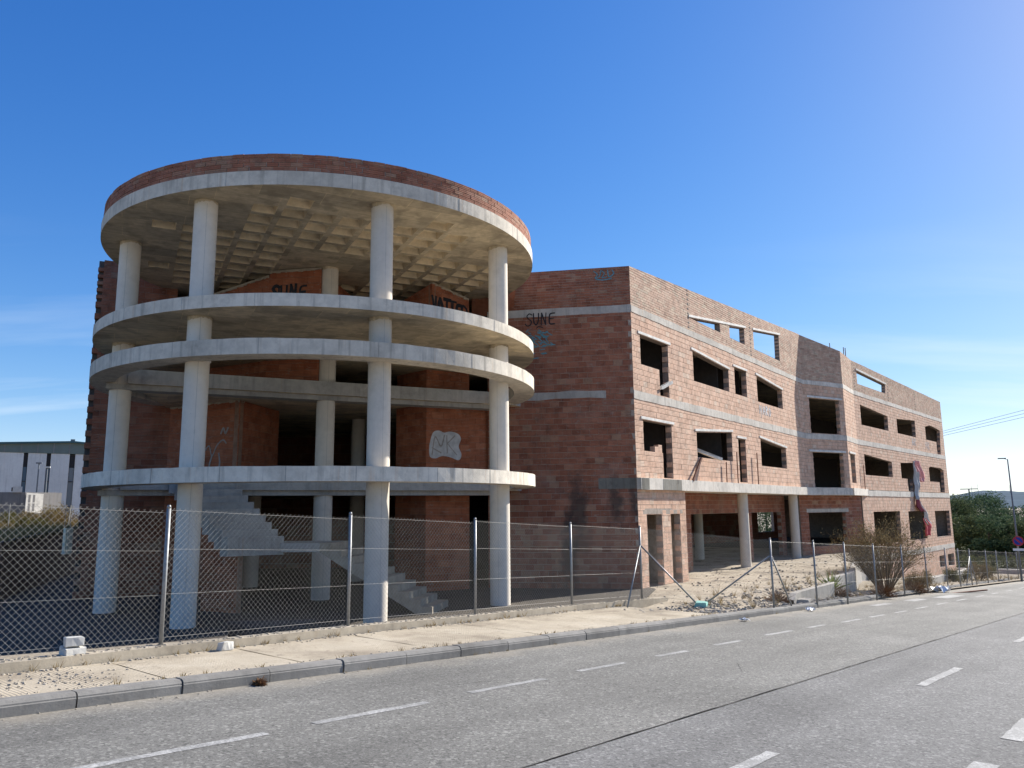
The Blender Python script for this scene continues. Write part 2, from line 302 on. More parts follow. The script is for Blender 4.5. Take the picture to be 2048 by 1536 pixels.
def clip_to(poly, outer):
    outer = ccw(outer)
    for i in range(len(outer)):
        poly = cliph(poly, outer[i], outer[(i + 1) % len(outer)], True)
        if len(poly) < 3: return None
    return poly if area(poly) > 1e-5 else None

class Plane:
    """vertical wall plane from A to B (plan); local (t, z, out)"""
    def __init__(s, A, B, eye=(0, 0)):
        s.A = Vector((A[0], A[1])); d = Vector((B[0] - A[0], B[1] - A[1])); s.L = d.length; s.d = d / s.L
        s.n = Vector((s.d.y, -s.d.x))
        if s.n.dot(Vector(eye) - s.A) < 0: s.n = -s.n
        s.flip = (s.d.x * s.n.y - s.d.y * s.n.x) > 0
        s.rz = math.atan2(s.d.y, s.d.x)
    def w(s, t, z, o=0.0): return (s.A.x + s.d.x * t + s.n.x * o, s.A.y + s.d.y * t + s.n.y * o, z)
def extr(mb, pl, poly, o0, o1, tint=0.5, back=False):
    """extrude a local polygon between out-offsets o0 (back) and o1 (front)"""
    n = len(poly); vs = [pl.w(p[0], p[1], o1) for p in poly] + [pl.w(p[0], p[1], o0) for p in poly]
    # local (t,z) ccw seen from out if t goes right; flip when needed
    fs = [tuple(range(n))] + [((i + 1) % n, i, i + n, (i + 1) % n + n) for i in range(n)]
    if back: fs.append(tuple(range(2 * n - 1, n - 1, -1)))
    if pl.flip: fs = [f[::-1] for f in fs]
    mb.add(vs, fs, tint)

def brick_wall(parent, name, pl, outer, holes=(), row=0.183, bl=0.285, mat='brick_red', mortar='mortar', thick=0.22, proud=0.009, joint=0.013, z_base=None,
               singles=0, single_mat=None, jambs=True, ragged_left=False, vtint=None, skip=0.0, label=None):
    outer = ccw(outer); jv = joint * 0.55
    back = [outer]
    for h in holes: back = subtract(back, h)
    mb = MB()
    for p in back: extr(mb, pl, p, -thick, 0.0, back=True)
    wall = mb.obj(name, mortar, parent)
    if label: wall['label'] = label
    x0, zlo, x1, zhi = bbox(outer); zb = zlo if z_base is None else z_base
    bm_ = MB(); r = 0; z = zb; full = []
    while z < zhi:
        off = (0.0 if r % 2 == 0 else bl * 0.5) + random.uniform(-0.03, 0.03); t = x0 - bl + off
        while t < x1:
            q = [(t + jv / 2, z + joint / 2), (t + bl - jv / 2, z + joint / 2), (t + bl - jv / 2, z + row - joint / 2), (t + jv / 2, z + row - joint / 2)]
            c = clip_to(q, outer); t += bl
            if c is None: continue
            ps = [c]
            for h in holes: ps = subtract(ps, h, 2e-4)
            if random.random() < skip: continue
            tv = min(1, max(0, random.gauss(0.46, 0.2))) if random.random() > 0.05 else 1.0
            if len(ps) == 1 and abs(area(ps[0]) - (bl - jv) * (row - joint)) < 1e-4: full.append((t - bl / 2, z + row / 2, tv))
            else:
                for p in ps: extr(bm_, pl, p, 0.0, proud + random.uniform(-0.003, 0.003), tv)
        z += row; r += 1
    if singles:
        full.sort(key=lambda b: b[1]); mine = full[:singles]; full = full[singles:]
        bw, bh, bd = bl - jv, row - joint, 0.03; ch = 0.004
        m2 = MB(); vs = []
        for (y, e) in ((0.0, 0.0), (bd - ch, 0.0), (bd, ch)):
            vs += [(-bw / 2 + e, -y, -bh / 2 + e), (bw / 2 - e, -y, -bh / 2 + e), (bw / 2 - e, -y, bh / 2 - e), (-bw / 2 + e, -y, bh / 2 - e)]
        fs = [(8, 9, 10, 11)] + [(i, (i + 1) % 4, (i + 1) % 4 + 4, i + 4) for i in range(4)] + [(i + 4, (i + 1) % 4 + 4, (i + 1) % 4 + 8, i + 8) for i in range(4)]
        me = bpy.data.meshes.new('brick'); me.from_pydata(vs, [], fs); me.materials.append(M[single_mat]); me.update()
        rz = math.atan2(-pl.n.x, pl.n.y) + math.pi
        for t, zz, tv in mine:
            link_copy('brick', me, wall, pl.w(t, zz, -0.03 + proud + random.uniform(-0.003, 0.003)), rz)
    for t, zz, tv in full:
        a, b = (bl - jv) / 2, (row - joint) / 2
        extr(bm_, pl, [(t - a, zz - b), (t + a, zz - b), (t + a, zz + b), (t - a, zz + b)], 0.0, proud + random.uniform(-0.003, 0.003), tv)
    if jambs:
        for h in holes:
            h = ccw(h)
            for i in range(len(h)):
                p, q = h[i], h[(i + 1) % len(h)]
                if abs(q[1] - p[1]) < 0.45 or abs(q[0] - p[0]) > 0.35 * abs(q[1] - p[1]): continue
                zc = min(p[1], q[1]) + 0.02; k = 0
                while zc + row * 0.9 < max(p[1], q[1]):
                    if k % 2 == 0:
                        f = (zc + row / 2 - p[1]) / (q[1] - p[1]); tx = p[0] + f * (q[0] - p[0]); sgn = -1 if q[1] > p[1] else 1
                        pr = 0.05
                        a, b = (tx, tx + sgn * pr) if sgn > 0 else (tx - pr, tx)
                        extr(bm_, pl, [(a, zc), (b, zc), (b, zc + row * 0.92), (a, zc + row * 0.92)], -thick * 0.9, -0.015, 0.4)
                    zc += row; k += 1
    if bm_.f:
        bm_.obj('brick_courses', mat, wall, kind='stuff')
    return wall
def bar(parent, name, pl, p, q, h, o0, o1, m):
    d = Vector((q[0] - p[0], q[1] - p[1])).normalized(); u = Vector((-d.y, d.x)) * h
    mb = MB(); extr(mb, pl, ccw([p, q, (q[0] + u.x, q[1] + u.y), (p[0] + u.x, p[1] + u.y)]), o0, o1, back=True)
    return mb.obj(name, m, parent)
def strokes(parent, name, pl, lines, width, m, out=0.016, label=None, drip=0.0):
    mb = MB()
    for ln in list(lines):
        if random.random() < drip: a = random.choice(ln); lines = list(lines) + [[a, (a[0] + random.uniform(-.01, .01), a[1] - random.uniform(.08, .25))]]
    for li, ln in enumerate(lines):
        wd = width * (random.uniform(0.8, 1.25) if len(ln) > 2 else 0.6 if drip else 1.0)
        pts = [Vector(p) for p in ln]
        for i in range(len(pts) - 1):
            a, b = pts[i], pts[i + 1]; d = (b - a).normalized() if (b - a).length > 0 else Vector((1, 0)); u = Vector((-d.y, d.x)) * wd / 2; e = d * wd * 0.45
            extr(mb, pl, ccw([tuple(a - u - e), tuple(b - u + e), tuple(b + u + e), tuple(a + u - e)]), out - 0.004, out + 0.0008 * (i % 3) + random.uniform(0, 0.0006))
    o = mb.obj(name, m, parent)
    if label: o['label'] = label
    return o
def smooth_line(pts, n=5):
    out = []
    P = [Vector(p) for p in pts]; P = [P[0]] + P + [P[-1]]
    for i in range(1, len(P) - 2):
        for k in range(n):
            t = k / n; a, b, c, d = P[i - 1], P[i], P[i + 1], P[i + 2]
            out.append(tuple(0.5 * ((2 * b) + (c - a) * t + (2 * a - 5 * b + 4 * c - d) * t * t + (3 * b - a - 3 * c + d) * t ** 3)))
    out.append(tuple(P[-2])); return out

# street frame: s along the kerb, n towards the building
BR = R_(41.0); SLOPE = 0.0527
def SN(s, n, z=0.0): return (s * math.sin(BR) - n * math.cos(BR), s * math.cos(BR) + n * math.sin(BR), z)
def sn_of(x, y): return (x * math.sin(BR) + y * math.cos(BR), -x * math.cos(BR) + y * math.sin(BR))
def zr(s): return -SLOPE * s
KROT = math.pi / 2 - BR
def kerb_n(s): return 7.93 + max(0.0, s - 12) * 0.018

# ================================================================== large structure: ground, road, kerb
def grid_mesh(name, ss, ns, zf, m, **p):
    vs = []; fs = []
    for s in ss:
        for n in ns: vs.append(SN(s, n, zf(s, n)))
    k = len(ns)
    for i in range(len(ss) - 1):
        for j in range(k - 1): fs.append((i * k + j, (i + 1) * k + j, (i + 1) * k + j + 1, i * k + j + 1))
    return new_obj(name, vs, fs, m, None, True, None, **p)
def lerp_steps(*pts):
    r = []
    for a, b, n in pts: r += list(np.linspace(a, b, n, endpoint=False))
    return r + [pts[-1][1]]
def ground_z(s, n):
    z = -SLOPE * max(-90, min(s, 82)) - 0.16
    if n > 8.6:
        k = min(1, (n - 8.6) / 1.0)
        if s < 70: z = z * (1 - k) + (-4.6) * k
    x, y, _ = SN(s, n)
    if y < -60 or x < -120: z = min(z, -2)
    return z
grid_mesh('ground', lerp_steps((-1500, -90, 10), (-90, 110, 60), (110, 4000, 18)), lerp_steps((-1500, -20, 12), (-20, 40, 60), (40, 4000, 20)), ground_z, 'dirt', kind='structure')
SS = lerp_steps((-40, 0, 20), (0, 30, 60), (30, 95, 30))
road = grid_mesh('road', SS, [3.86, 5.0, 6.0, 7.0, 7.6, 9.6], lambda s, n: zr(s), 'asphalt', kind='structure')
lane = grid_mesh('road_lane', SS, [-7.0, -4, -1, 1, 2.5, 3.84], lambda s, n: zr(s) - 0.001, 'asphalt2', kind='structure')
# dark joint between the two paving strips
jm = MB(); s = -20.0; pj = 3.85
while s < 80:
    ds = random.uniform(0.15, 0.4); nj = 3.85 + random.uniform(-0.012, 0.012); wj = random.uniform(0.002, 0.008) * (1 + max(0, s) * 0.012)
    a, b, c, d = SN(s, pj - wj, zr(s) + 0.004), SN(s + ds, nj - wj, zr(s + ds) + 0.004), SN(s + ds, nj + wj, zr(s + ds) + 0.004), SN(s, pj + wj, zr(s) + 0.004)
    jm.add([a, b, c, d], [(0, 1, 2, 3)]); pj = nj; s += ds
M['seam'] = mat_simple('seam_tar', (0.07, 0.067, 0.062), 0.9)
jm.obj('paving_joint', 'seam', road)
def dash(s0, s1, n0, n1, w, parent=road, z=0.004):
    m_ = MB(); k = max(2, int((s1 - s0) / 0.15)); L = []; Rr = []
    for i in range(k + 1):
        t = i / k; ss = s0 + (s1 - s0) * t; nn = n0 + (n1 - n0) * t; j = random.uniform(-0.008, 0.008)
        L.append(SN(ss, nn - w / 2 + j, zr(ss) + z - 0.001)); Rr.append(SN(ss, nn + w / 2 + random.uniform(-0.008, 0.008), zr(ss) + z))
    for i in range(k): m_.add([L[i], L[i + 1], Rr[i + 1], Rr[i]], [(0, 1, 2, 3)])
    return m_.obj('lane_dash', 'marking', parent)
for a, b, n in [(0.2, 1.4, 5.98), (2.1, 3.72, 5.95), (4.2, 5.55, 5.98), (6.22, 7.5, 6.05), (8.26, 9.35, 6.12), (10.24, 11.15, 6.15), (12.15, 13.15, 6.19), (14.3, 15.6, 6.25), (16.4, 17.4, 6.25), (18.3, 19.6, 6.2), (20.3, 21.5, 6.2), (22.4, 23.5, 6.2), (24.6, 25.9, 6.25),
                (27.2, 28.6, 6.3), (30.2, 31.6, 6.35), (33.4, 34.8, 6.4), (36.6, 38, 6.45), (40, 41.5, 6.5), (44, 45.5, 6.6), (48, 49.5, 6.7), (52, 53.5, 6.8)]:
    dash(a, b, n, n, 0.10)
for a, b in [(-2.5, -0.5), (4.2, 6.28), (10.65, 12.7), (17.3, 19.4), (24, 26), (30.7, 32.7), (37.4, 39.4)]: dash(a, b, 2.73, 2.73, 0.11, lane)
for a, b in [(6.35, 7.2), (8.25, 9.4)]: dash(a, b, 1.42, 1.42, 0.17, lane)
for a, b, n, w_ in [(28.2, 29.9, 7.35, 0.35), (31.2, 34.0, 7.1, 0.5), (24.6, 26.2, 7.4, 0.25)]: dash(a, b, n, n, w_)
for pts in ([(5.2, 7.75), (5.5, 7.3), (6.1, 7.0), (6.4, 6.5), (7.2, 6.3)], [(9.5, 3.95), (9.8, 4.6), (10.6, 5.1), (10.9, 5.7)], [(3.6, 3.8), (3.9, 3.2), (3.7, 2.4), (4.3, 1.9)], [(14, 4.0), (14.6, 4.9), (15.8, 5.2)]):
    cm = MB(); fine_ = []
    for (a, na), (b, nb_) in zip(pts, pts[1:]):
        for k in range(6): fine_.append((a + (b - a) * k / 6 + random.uniform(-.03, .03), na + (nb_ - na) * k / 6 + random.uniform(-.03, .03)))
    for (a, na), (b, nb_) in zip(fine_, fine_[1:]):
        w_ = random.uniform(.0015, .004); cm.add([SN(a, na - w_, zr(a) + .003), SN(b, nb_ - w_, zr(b) + .003), SN(b, nb_ + w_, zr(b) + .003), SN(a, na + w_, zr(a) + .003)], [(0, 1, 2, 3)])
    cm.obj('crack', 'seam', road)
# kerb stones
kerb = bpy.data.objects.new('kerb', None); COL.objects.link(kerb); kerb['kind'] = 'structure'
kl = 0.985; hw = 0.11; kv = []
prof = [(0, -0.12), (0.0, 0.10), (0.035, 0.14), (0.20, 0.14), (0.20, -0.12)]
for x in (-kl / 2, kl / 2): kv += [(x, y, z) for y, z in prof]
kf = [(0, 1, 2, 3, 4)[::-1], (5, 6, 7, 8, 9)] + [(i, (i + 1) % 5, (i + 1) % 5 + 5, i + 5) for i in range(5)]
kf = [f[::-1] for f in kf]
kme = bpy.data.meshes.new('kerb_stone'); kme.from_pydata(kv, [], kf); kme.materials.append(M['kerb']); kme.update()
bmx = bmesh.new(); bmx.from_mesh(kme); bmesh.ops.recalc_face_normals(bmx, faces=bmx.faces); bmesh.ops.bevel(bmx, geom=[e for e in bmx.edges if e.calc_length() > 0.5 and max(v.co.z for v in e.verts) > 0.05], offset=0.012, segments=2, affect='EDGES'); bmx.to_mesh(kme); bmx.free()
for i in range(-6, 64):
    s = i + 0.47; n = kerb_n(s)
    o = link_copy('kerb_stone', kme, kerb, SN(s, n + random.uniform(-0.008, 0.008), zr(s) + random.uniform(-0.006, 0.006)), KROT + random.uniform(-0.004, 0.004)); o.rotation_euler = (0, math.atan(SLOPE), KROT + random.uniform(-0.004, 0.004))
# sidewalk slabs between the kerb and the low wall
FP = [(-7.2, 8.6), (-3.2, 8.95), (0.9, 9.33), (4.59, 9.78), (7.73, 10.18), (10.82, 10.38), (14.28, 10.70), (17.48, 10.86)]
def wall_n(s):
    for (a, na), (b, nb) in zip(FP, FP[1:]):
        if s <= b: return na + (nb - na) * (s - a) / (b - a)
    return FP[-1][1]
walk = bpy.data.objects.new('sidewalk', None); COL.objects.link(walk); walk['kind'] = 'structure'
edges = [-8.0, -5.2, -2.6, 0.4, 2.3, 3.9, 5.55, 7.6, 10.1, 12.9, 16.2]
for a, b in zip(edges, edges[1:]):
    vs = []; fs = []; k = 10; a2 = a + 0.011; b2 = b - 0.011
    for i in range(k + 1):
        ss = a2 + (b2 - a2) * i / k
        for j in range(8):
            nn = kerb_n(ss) + 0.203 + (wall_n(ss) - 0.16 - kerb_n(ss) - 0.203) * j / 7
            vs.append(SN(ss, nn, zr(ss) + 0.128 + random.uniform(0, 0.006)))
    for i in range(k):
        for j in range(7): fs.append((i * 8 + j, (i + 1) * 8 + j, (i + 1) * 8 + j + 1, i * 8 + j + 1))
    new_obj('paving_slab', vs, fs, 'sidewalk', walk, True)
grid_mesh('sidewalk_bed', lerp_steps((-8, 16.2, 40)), [8.05, 9.0, 10.2, 11.0], lambda s, n: zr(s) + 0.10, 'dirt', kind='structure')

# terrace (sunken yard) with a light-well opening
TZ = -0.82
yard_outer = [SN(-6, 8.9)[:2], SN(17.3, 11.0)[:2], (3.6, 24.6), (3, 30), (-12, 30), (-19, 34), (-15.2, 22.0), (-11, 12)]
hull = [SN(-7, 8.75)[:2], SN(17.5, 10.95)[:2], (4.3, 24.0), (2, 40), (-21, 40), (-24, 20)]
pit = [(-6.55, 18.1), (-4.55, 18.2), (-3.75, 15.6), (-5.35, 15.0)]
def hullclip(h):
    h = ccw(h); return h
ps = [ccw(hull)]
ps = subtract(ps, pit)
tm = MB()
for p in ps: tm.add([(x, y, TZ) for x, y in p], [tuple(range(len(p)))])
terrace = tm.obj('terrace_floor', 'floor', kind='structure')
pm = MB(); pc = ccw(pit)
for i in range(4):
    a, b = pc[i], pc[(i + 1) % 4]; pm.add([(a[0], a[1], TZ), (a[0], a[1], -3.2), (b[0], b[1], -3.2), (b[0], b[1], TZ)], [(0, 1, 2, 3)])
pm.add([(x, y, -3.2) for x, y in pc], [(0, 1, 2, 3)]); pm.obj('light_well', 'dark_void', terrace)
# lot in front of the right wing, retained by a low concrete edge
def lot_z(s, n):
    k = min(1, max(0, (n - 8.2) / 2.2)); z0 = zr(s) + 0.12; z1 = -0.845
    return z0 * (1 - k) + z1 * k if s < 22 else z1
lot_edge = [(16.0, 8.16), (19.5, 8.3), (22.4, 8.85), (25.7, 8.95), (27.0, 9.6), (30.2, 9.8), (36.0, 11.5), (41.0, 12.9), (46.0, 13.4)]
def lot_n(s):
    for (a, na), (b, nb) in zip(lot_edge, lot_edge[1:]):
        if s <= b: return na + (nb - na) * (s - a) / (b - a)
    return lot_edge[-1][1]
ls = lerp_steps((16.0, 46.0, 60)); vs = []; fs = []; k = 16
for s in ls:
    n0 = lot_n(s)
    for j in range(k):
        t = (j / (k - 1)) ** 1.3; n = n0 + (24 - n0) * t; z = lot_z(s, n) + 0.035 * math.sin(s * 2.1 + n * 1.7) * math.sin(n * 2.3 - s) * min(1, j / 2); vs.append(SN(s, n, z - 0.01))
for i in range(len(ls) - 1):
    for j in range(k - 1): fs.append((i * k + j, (i + 1) * k + j, (i + 1) * k + j + 1, i * k + j + 1))
lot = new_obj('gravel_lot', vs, fs, 'gravel', None, True, None, kind='structure')
em = MB()
for a, b in zip(ls, ls[1:]):
    if a < 21.5: continue
    za = lot_z(a, lot_n(a)) + 0.05; zb = lot_z(b, lot_n(b)) + 0.05
    A0, A1, B0, B1 = SN(a, lot_n(a) - 0.16), SN(a, lot_n(a) + 0.04), SN(b, lot_n(b) - 0.16), SN(b, lot_n(b) + 0.04)
    em.add([(A0[0], A0[1], za - 1.7), (B0[0], B0[1], zb - 1.7), (B0[0], B0[1], zb), (A0[0], A0[1], za), (A1[0], A1[1], za), (B1[0], B1[1], zb)], [(0, 1, 2, 3), (3, 2, 5, 4)])
rw = em.obj('retaining_wall', 'grey'); rw['label'] = 'low concrete retaining wall along the edge of the gravel lot'; rw['category'] = 'wall'
# lower verge beside the kerb further down the street
grid_mesh('verge', lerp_steps((19, 84, 70)), lerp_steps((8.2, 24, 24)), lambda s, n: zr(s) + 0.10 + 0.06 * math.sin(s * 1.7) * math.sin(n * 2.1) * max(0, min(1, (n - 8.9) / 1.0)) - (0.03 if n < 9 else 0) - max(0, min(1, (n - 8.4) / 4)) * (0.05 if s > 40 else 0.0), 'dirt', kind='structure')

# ================================================================== the unfinished building
B = thing('unfinished_building', 'unfinished red brick building with round concrete colonnade and angular wing behind the fence', 'building', (0, 0, 0))
C0 = Vector((-5.44, 22.24)); A1 = Vector((math.cos(R_(26.5)), math.sin(R_(26.5)))); A2 = Vector((-A1.y, A1.x))
def UV(u, v, z=None):
    p = C0 + A1 * u + A2 * v; return (p.x, p.y) if z is None else (p.x, p.y, z)
RR = 6.09
def ring(name, r0, r1, z0, z1, m, a0=0, a1=360, seg=144, parent=B, jitter=0.0):
    vs = []; fs = []; full = abs(a1 - a0 - 360) < 1e-6; k = seg if full else seg + 1
    for i in range(k):
        a = R_(a0 + (a1 - a0) * i / seg); c, s_ = math.cos(a), math.sin(a); j = random.uniform(-jitter, jitter)
        for r, z in ((r0, z0), (r1, z0), (r1 + j, z1 + random.uniform(-jitter, jitter)), (r0, z1)): vs.append((C0.x + r * c, C0.y + r * s_, z))
    for i in range(seg):
        a = i * 4; b = ((i + 1) % k) * 4
        for q in range(4): fs.append((a + q, b + q, b + (q + 1) % 4, a + (q + 1) % 4))
    o = new_obj(name, vs, [f[::-1] for f in fs], m, parent)
    bm = bmesh.new(); bm.from_mesh(o.data); bmesh.ops.recalc_face_normals(bm, faces=bm.faces); bm.to_mesh(o.data); bm.free(); return o
def two_mat(o, m2, cond):
    o.data.materials.append(M[m2])
    for p in o.data.polygons:
        if cond(p): p.material_index = 1
def fascia_panels(name, r, z0, z1, parent, step=17.0, a_off=0.0):
    # shallow vertical pour joints on the fascia
    mb = MB(); a = -178 + a_off
    while a < 40:
        c, s_ = math.cos(R_(a)), math.sin(R_(a)); mb.box((C0.x + (r + 0.001) * c, C0.y + (r + 0.001) * s_, (z0 + z1) / 2), 0.006, 0.012, (z1 - z0) * 0.98, R_(a)); a += step + random.uniform(-3, 3)
    return mb.obj(name, 'grey', parent, kind='stuff')
# ring beams and slabs
r1 = ring('ring_beam', 5.50, RR, 2.24, 2.56, 'fascia', jitter=0.006); r1['label'] = 'lowest curved concrete ring above the stair'
fascia_panels('pour_joints', RR, 2.24, 2.56, r1, 16, 0)
r2 = ring('ring_beam', 5.50, RR, 4.96, 5.31, 'fascia', jitter=0.006); r2['label'] = 'second curved concrete ring, open behind'
fascia_panels('pour_joints', RR, 4.96, 5.31, r2, 22, 6)
def disc(n=128, r=RR): return [(C0.x + r * math.cos(2 * math.pi * i / n), C0.y + r * math.sin(2 * math.pi * i / n)) for i in range(n)]
m3 = MB(); m3.prism(disc(), 6.02, 6.31); r3 = m3.obj('round_slab', 'fascia', B); r3['label'] = 'third curved slab with board marked underside'
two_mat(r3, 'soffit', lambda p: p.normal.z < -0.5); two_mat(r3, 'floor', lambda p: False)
fascia_panels('pour_joints', RR, 6.02, 6.31, r3, 19, 11)
# roof slab with waffle coffers
cells = []
cols_uv = [(-5.36, 0), (-3.79, -3.79), (0, -5.36), (3.79, -3.79), (5.36, 0), (3.79, 3.79), (0, 5.36), (-3.79, 3.79)]
for i in range(-6, 14):
    for j in range(-3, 18):
        u0, v0 = -2.79 + 0.705 * i, -5.0 + 0.71 * j; uc, vc = u0 + 0.28, v0 + 0.28
        if max(math.hypot(u0 + a, v0 + b) for a in (0, .56) for b in (0, .56)) > 5.55: continue
        if any(max(abs(uc - a), abs(vc - b)) < 1.22 for a, b in cols_uv[:4]) or max(abs(uc), abs(vc)) < 1.5: continue
        cells.append((u0, v0))
ps = [ccw(disc(96))]
for u0, v0 in cells: ps = subtract(ps, [UV(u0, v0), UV(u0 + .56, v0), UV(u0 + .56, v0 + .56), UV(u0, v0 + .56)])
ZS = 8.80
ms = MB()
for p in ps: ms.add([(x, y, ZS) for x, y in p], [tuple(range(len(p)))[::-1]])
n_plate = len(ms.f)
dd = disc(144); k = len(dd)
ms.add([(x, y, ZS) for x, y in dd] + [(x, y, 9.13) for x, y in dd], [(i, (i + 1) % k, (i + 1) % k + k, i + k) for i in range(k)] + [tuple(range(k, 2 * k))])
rs = ms.obj('roof_slab', 'fascia', B); rs['label'] = 'round roof slab with square waffle recesses underneath'
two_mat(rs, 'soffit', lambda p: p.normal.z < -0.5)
def coffer_mesh():
    b, t, h = 0.28, 0.24, 0.20; vs = [(-b, -b, 0), (b, -b, 0), (b, b, 0), (-b, b, 0), (-t - .01, -t - .01, h - .03), (t + .01, -t - .01, h - .03), (t + .01, t + .01, h - .03), (-t - .01, t + .01, h - .03), (-t + .03, -t + .03, h), (t - .03, -t + .03, h), (t - .03, t - .03, h), (-t + .03, t - .03, h)]
    fs = [(8, 9, 10, 11)[::-1]] + [(i, (i + 1) % 4, (i + 1) % 4 + 4, i + 4)[::-1] for i in range(4)] + [(i + 4, (i + 1) % 4 + 4, (i + 1) % 4 + 8, i + 8)[::-1] for i in range(4)]
    me = bpy.data.meshes.new('coffer'); me.from_pydata(vs, [], fs); me.materials.append(M['coffer']); me.update(); return me
cme = coffer_mesh()
for u0, v0 in cells:
    p = UV(u0 + .28, v0 + .28); link_copy('coffer', cme, rs, (p[0], p[1], ZS), R_(26.5))
fascia_panels('pour_joints', RR, ZS, 9.13, rs, 24, 3)
# brick parapet on the drum
par = ring('parapet', 5.80, 6.04, 9.13, 9.545, 'mortar', seg=144)
row = 0.1045; nb = 144; bl = 2 * math.pi * 6.05 / nb
vs = []; bw, bh, bd = bl - 0.010, row - 0.010, 0.05
for y, e in ((0, 0), (bd, 0)): vs += [(-bw / 2, -y, -bh / 2), (bw / 2, -y, -bh / 2), (bw / 2, -y, bh / 2), (-bw / 2, -y, bh / 2)]
bme = bpy.data.meshes.new('brick'); bme.from_pydata(vs, [], [(4, 5, 6, 7), (0, 1, 5, 4), (1, 2, 6, 5), (2, 3, 7, 6), (3, 0, 4, 7)]); bme.materials.append(M['brick_drum_o']); bme.update()
rest = MB()
for r in range(4):
    for i in range(nb):
        a = 360.0 * (i + 0.5 * (r % 2) + random.uniform(-.04, .04)) / nb - 180; ar = R_(a); rad = 6.05 + random.uniform(-0.004, 0.005); z = 9.135 + row * (r + 0.5) + (random.uniform(-.006, .006) if r == 3 else 0)
        if -171 < a < 14:
            link_copy('brick', bme, par, (C0.x + (rad - 0.05) * math.cos(ar), C0.y + (rad - 0.05) * math.sin(ar), z), ar + math.pi / 2)
        else: rest.box((C0.x + (rad - 0.025) * math.cos(ar), C0.y + (rad - 0.025) * math.sin(ar), z), 0.05, bl - 0.01, row - 0.01, ar, random.random())
rest.obj('brick_courses', 'brick_drum', par, kind='stuff')
# columns
def column(x, y, z0, z1, r, parent=B, m='column', collars=()):
    n = 40; zs = [z0] + [z for z in collars] + [z1]; vs = []; fs = []
    zs = list(np.linspace(z0, z1, 14))
    for z in zs:
        for i in range(n): a = 2 * math.pi * i / n; vs.append((x + r * math.cos(a), y + r * math.sin(a), z))
    for j in range(len(zs) - 1):
        for i in range(n): fs.append((j * n + i, j * n + (i + 1) % n, (j + 1) * n + (i + 1) % n, (j + 1) * n + i))
    return new_obj('column', vs, fs, m, parent, True)
for u, v in cols_uv[:4] + [(0, 0)]:
    x, y = UV(u, v); c = column(x, y, TZ - 0.3, ZS + 0.01, 0.262)
    for z in (ZS, 6.02):
        if (u, v) == (0, 0) and z != ZS: continue
        n = 40; vs = []; fs = []
        for rr, zz in ((0.268, None), (0.268, z), (0.272, z)):
            for i in range(n):
                a = 2 * math.pi * i / n; vs.append((x + rr * math.cos(a), y + rr * math.sin(a), zz if zz is not None else z - 0.05 - 0.04 * random.random() - 0.03 * math.sin(a * 2)))
        for j in range(2):
            for i in range(n): fs.append((j * n + i, j * n + (i + 1) % n, (j + 1) * n + (i + 1) % n, (j + 1) * n + i))
        new_obj('pour_collar', vs, fs, 'soffit', c)
    for az in (R_(-100 + 50 * random.random()),):
        mb = MB(); mb.box((x + 0.2615 * math.cos(az), y + 0.2615 * math.sin(az), 4.0), 0.003, 0.007, 9.4, az); mb.obj('form_seam', 'grey', c)
# corbels where the columns meet the two open rings
for zt in (2.24, 4.96):
    for u, v in cols_uv[:4]:
        q = Vector((u, v)).normalized(); p = C0 + A1 * (q.x * 5.52) + A2 * (q.y * 5.52); mb = MB(); mb.box((p.x, p.y, zt + 0.13), 0.62, 0.5, 0.24, math.atan2(q.y, q.x) + R_(26.5)); mb.obj('corbel', 'column', B)
# floor slabs of the core with straight front edge at v = -0.45
for z0, z1 in ((2.20, 2.56), (4.92, 5.30)):
    mb = MB(); mb.prism([UV(-5.2, -0.45), UV(5.9, -0.45), UV(9.0, 1.3), UV(9.0, 9.4), (-14.2, 34.5), (-11.0, 24.35)], z0, z1); o = mb.obj('floor_slab', 'grey', B); two_mat(o, 'soffit', lambda p: p.normal.z < -0.5)
    mb = MB(); mb.prism([UV(-5.7, -0.30), UV(5.7, -0.30), UV(5.7, 0.15), UV(-5.7, 0.15)], z0 - 0.14, z0 - 0.002); mb.obj('edge_beam', 'grey', B)
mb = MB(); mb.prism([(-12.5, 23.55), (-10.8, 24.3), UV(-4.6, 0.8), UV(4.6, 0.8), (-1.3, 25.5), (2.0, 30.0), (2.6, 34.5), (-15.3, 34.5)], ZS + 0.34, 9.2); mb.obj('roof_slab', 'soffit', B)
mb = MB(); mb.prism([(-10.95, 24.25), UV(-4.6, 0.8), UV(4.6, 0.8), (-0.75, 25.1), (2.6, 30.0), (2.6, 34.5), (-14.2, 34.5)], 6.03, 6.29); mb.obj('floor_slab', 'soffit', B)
# core back wall, dark
for pl, L in ((Plane((-15.0, 34.6), (4.0, 34.6)), 0),):
    brick_wall(B, 'rear_wall', pl, [(0, TZ - .2), (pl.L, TZ - .2), (pl.L, 9.2), (0, 9.2)], mat='brick_red', bl=0.5, row=0.4)
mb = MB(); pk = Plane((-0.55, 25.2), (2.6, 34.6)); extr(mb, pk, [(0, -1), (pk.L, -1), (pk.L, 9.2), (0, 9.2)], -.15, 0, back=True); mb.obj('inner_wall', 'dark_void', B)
for u, v in [(-1.2, 5.0), (2.4, 5.2), (-4.0, 6.0)]:
    x, y = UV(u, v); column(x, y, TZ, 8.8, 0.25)

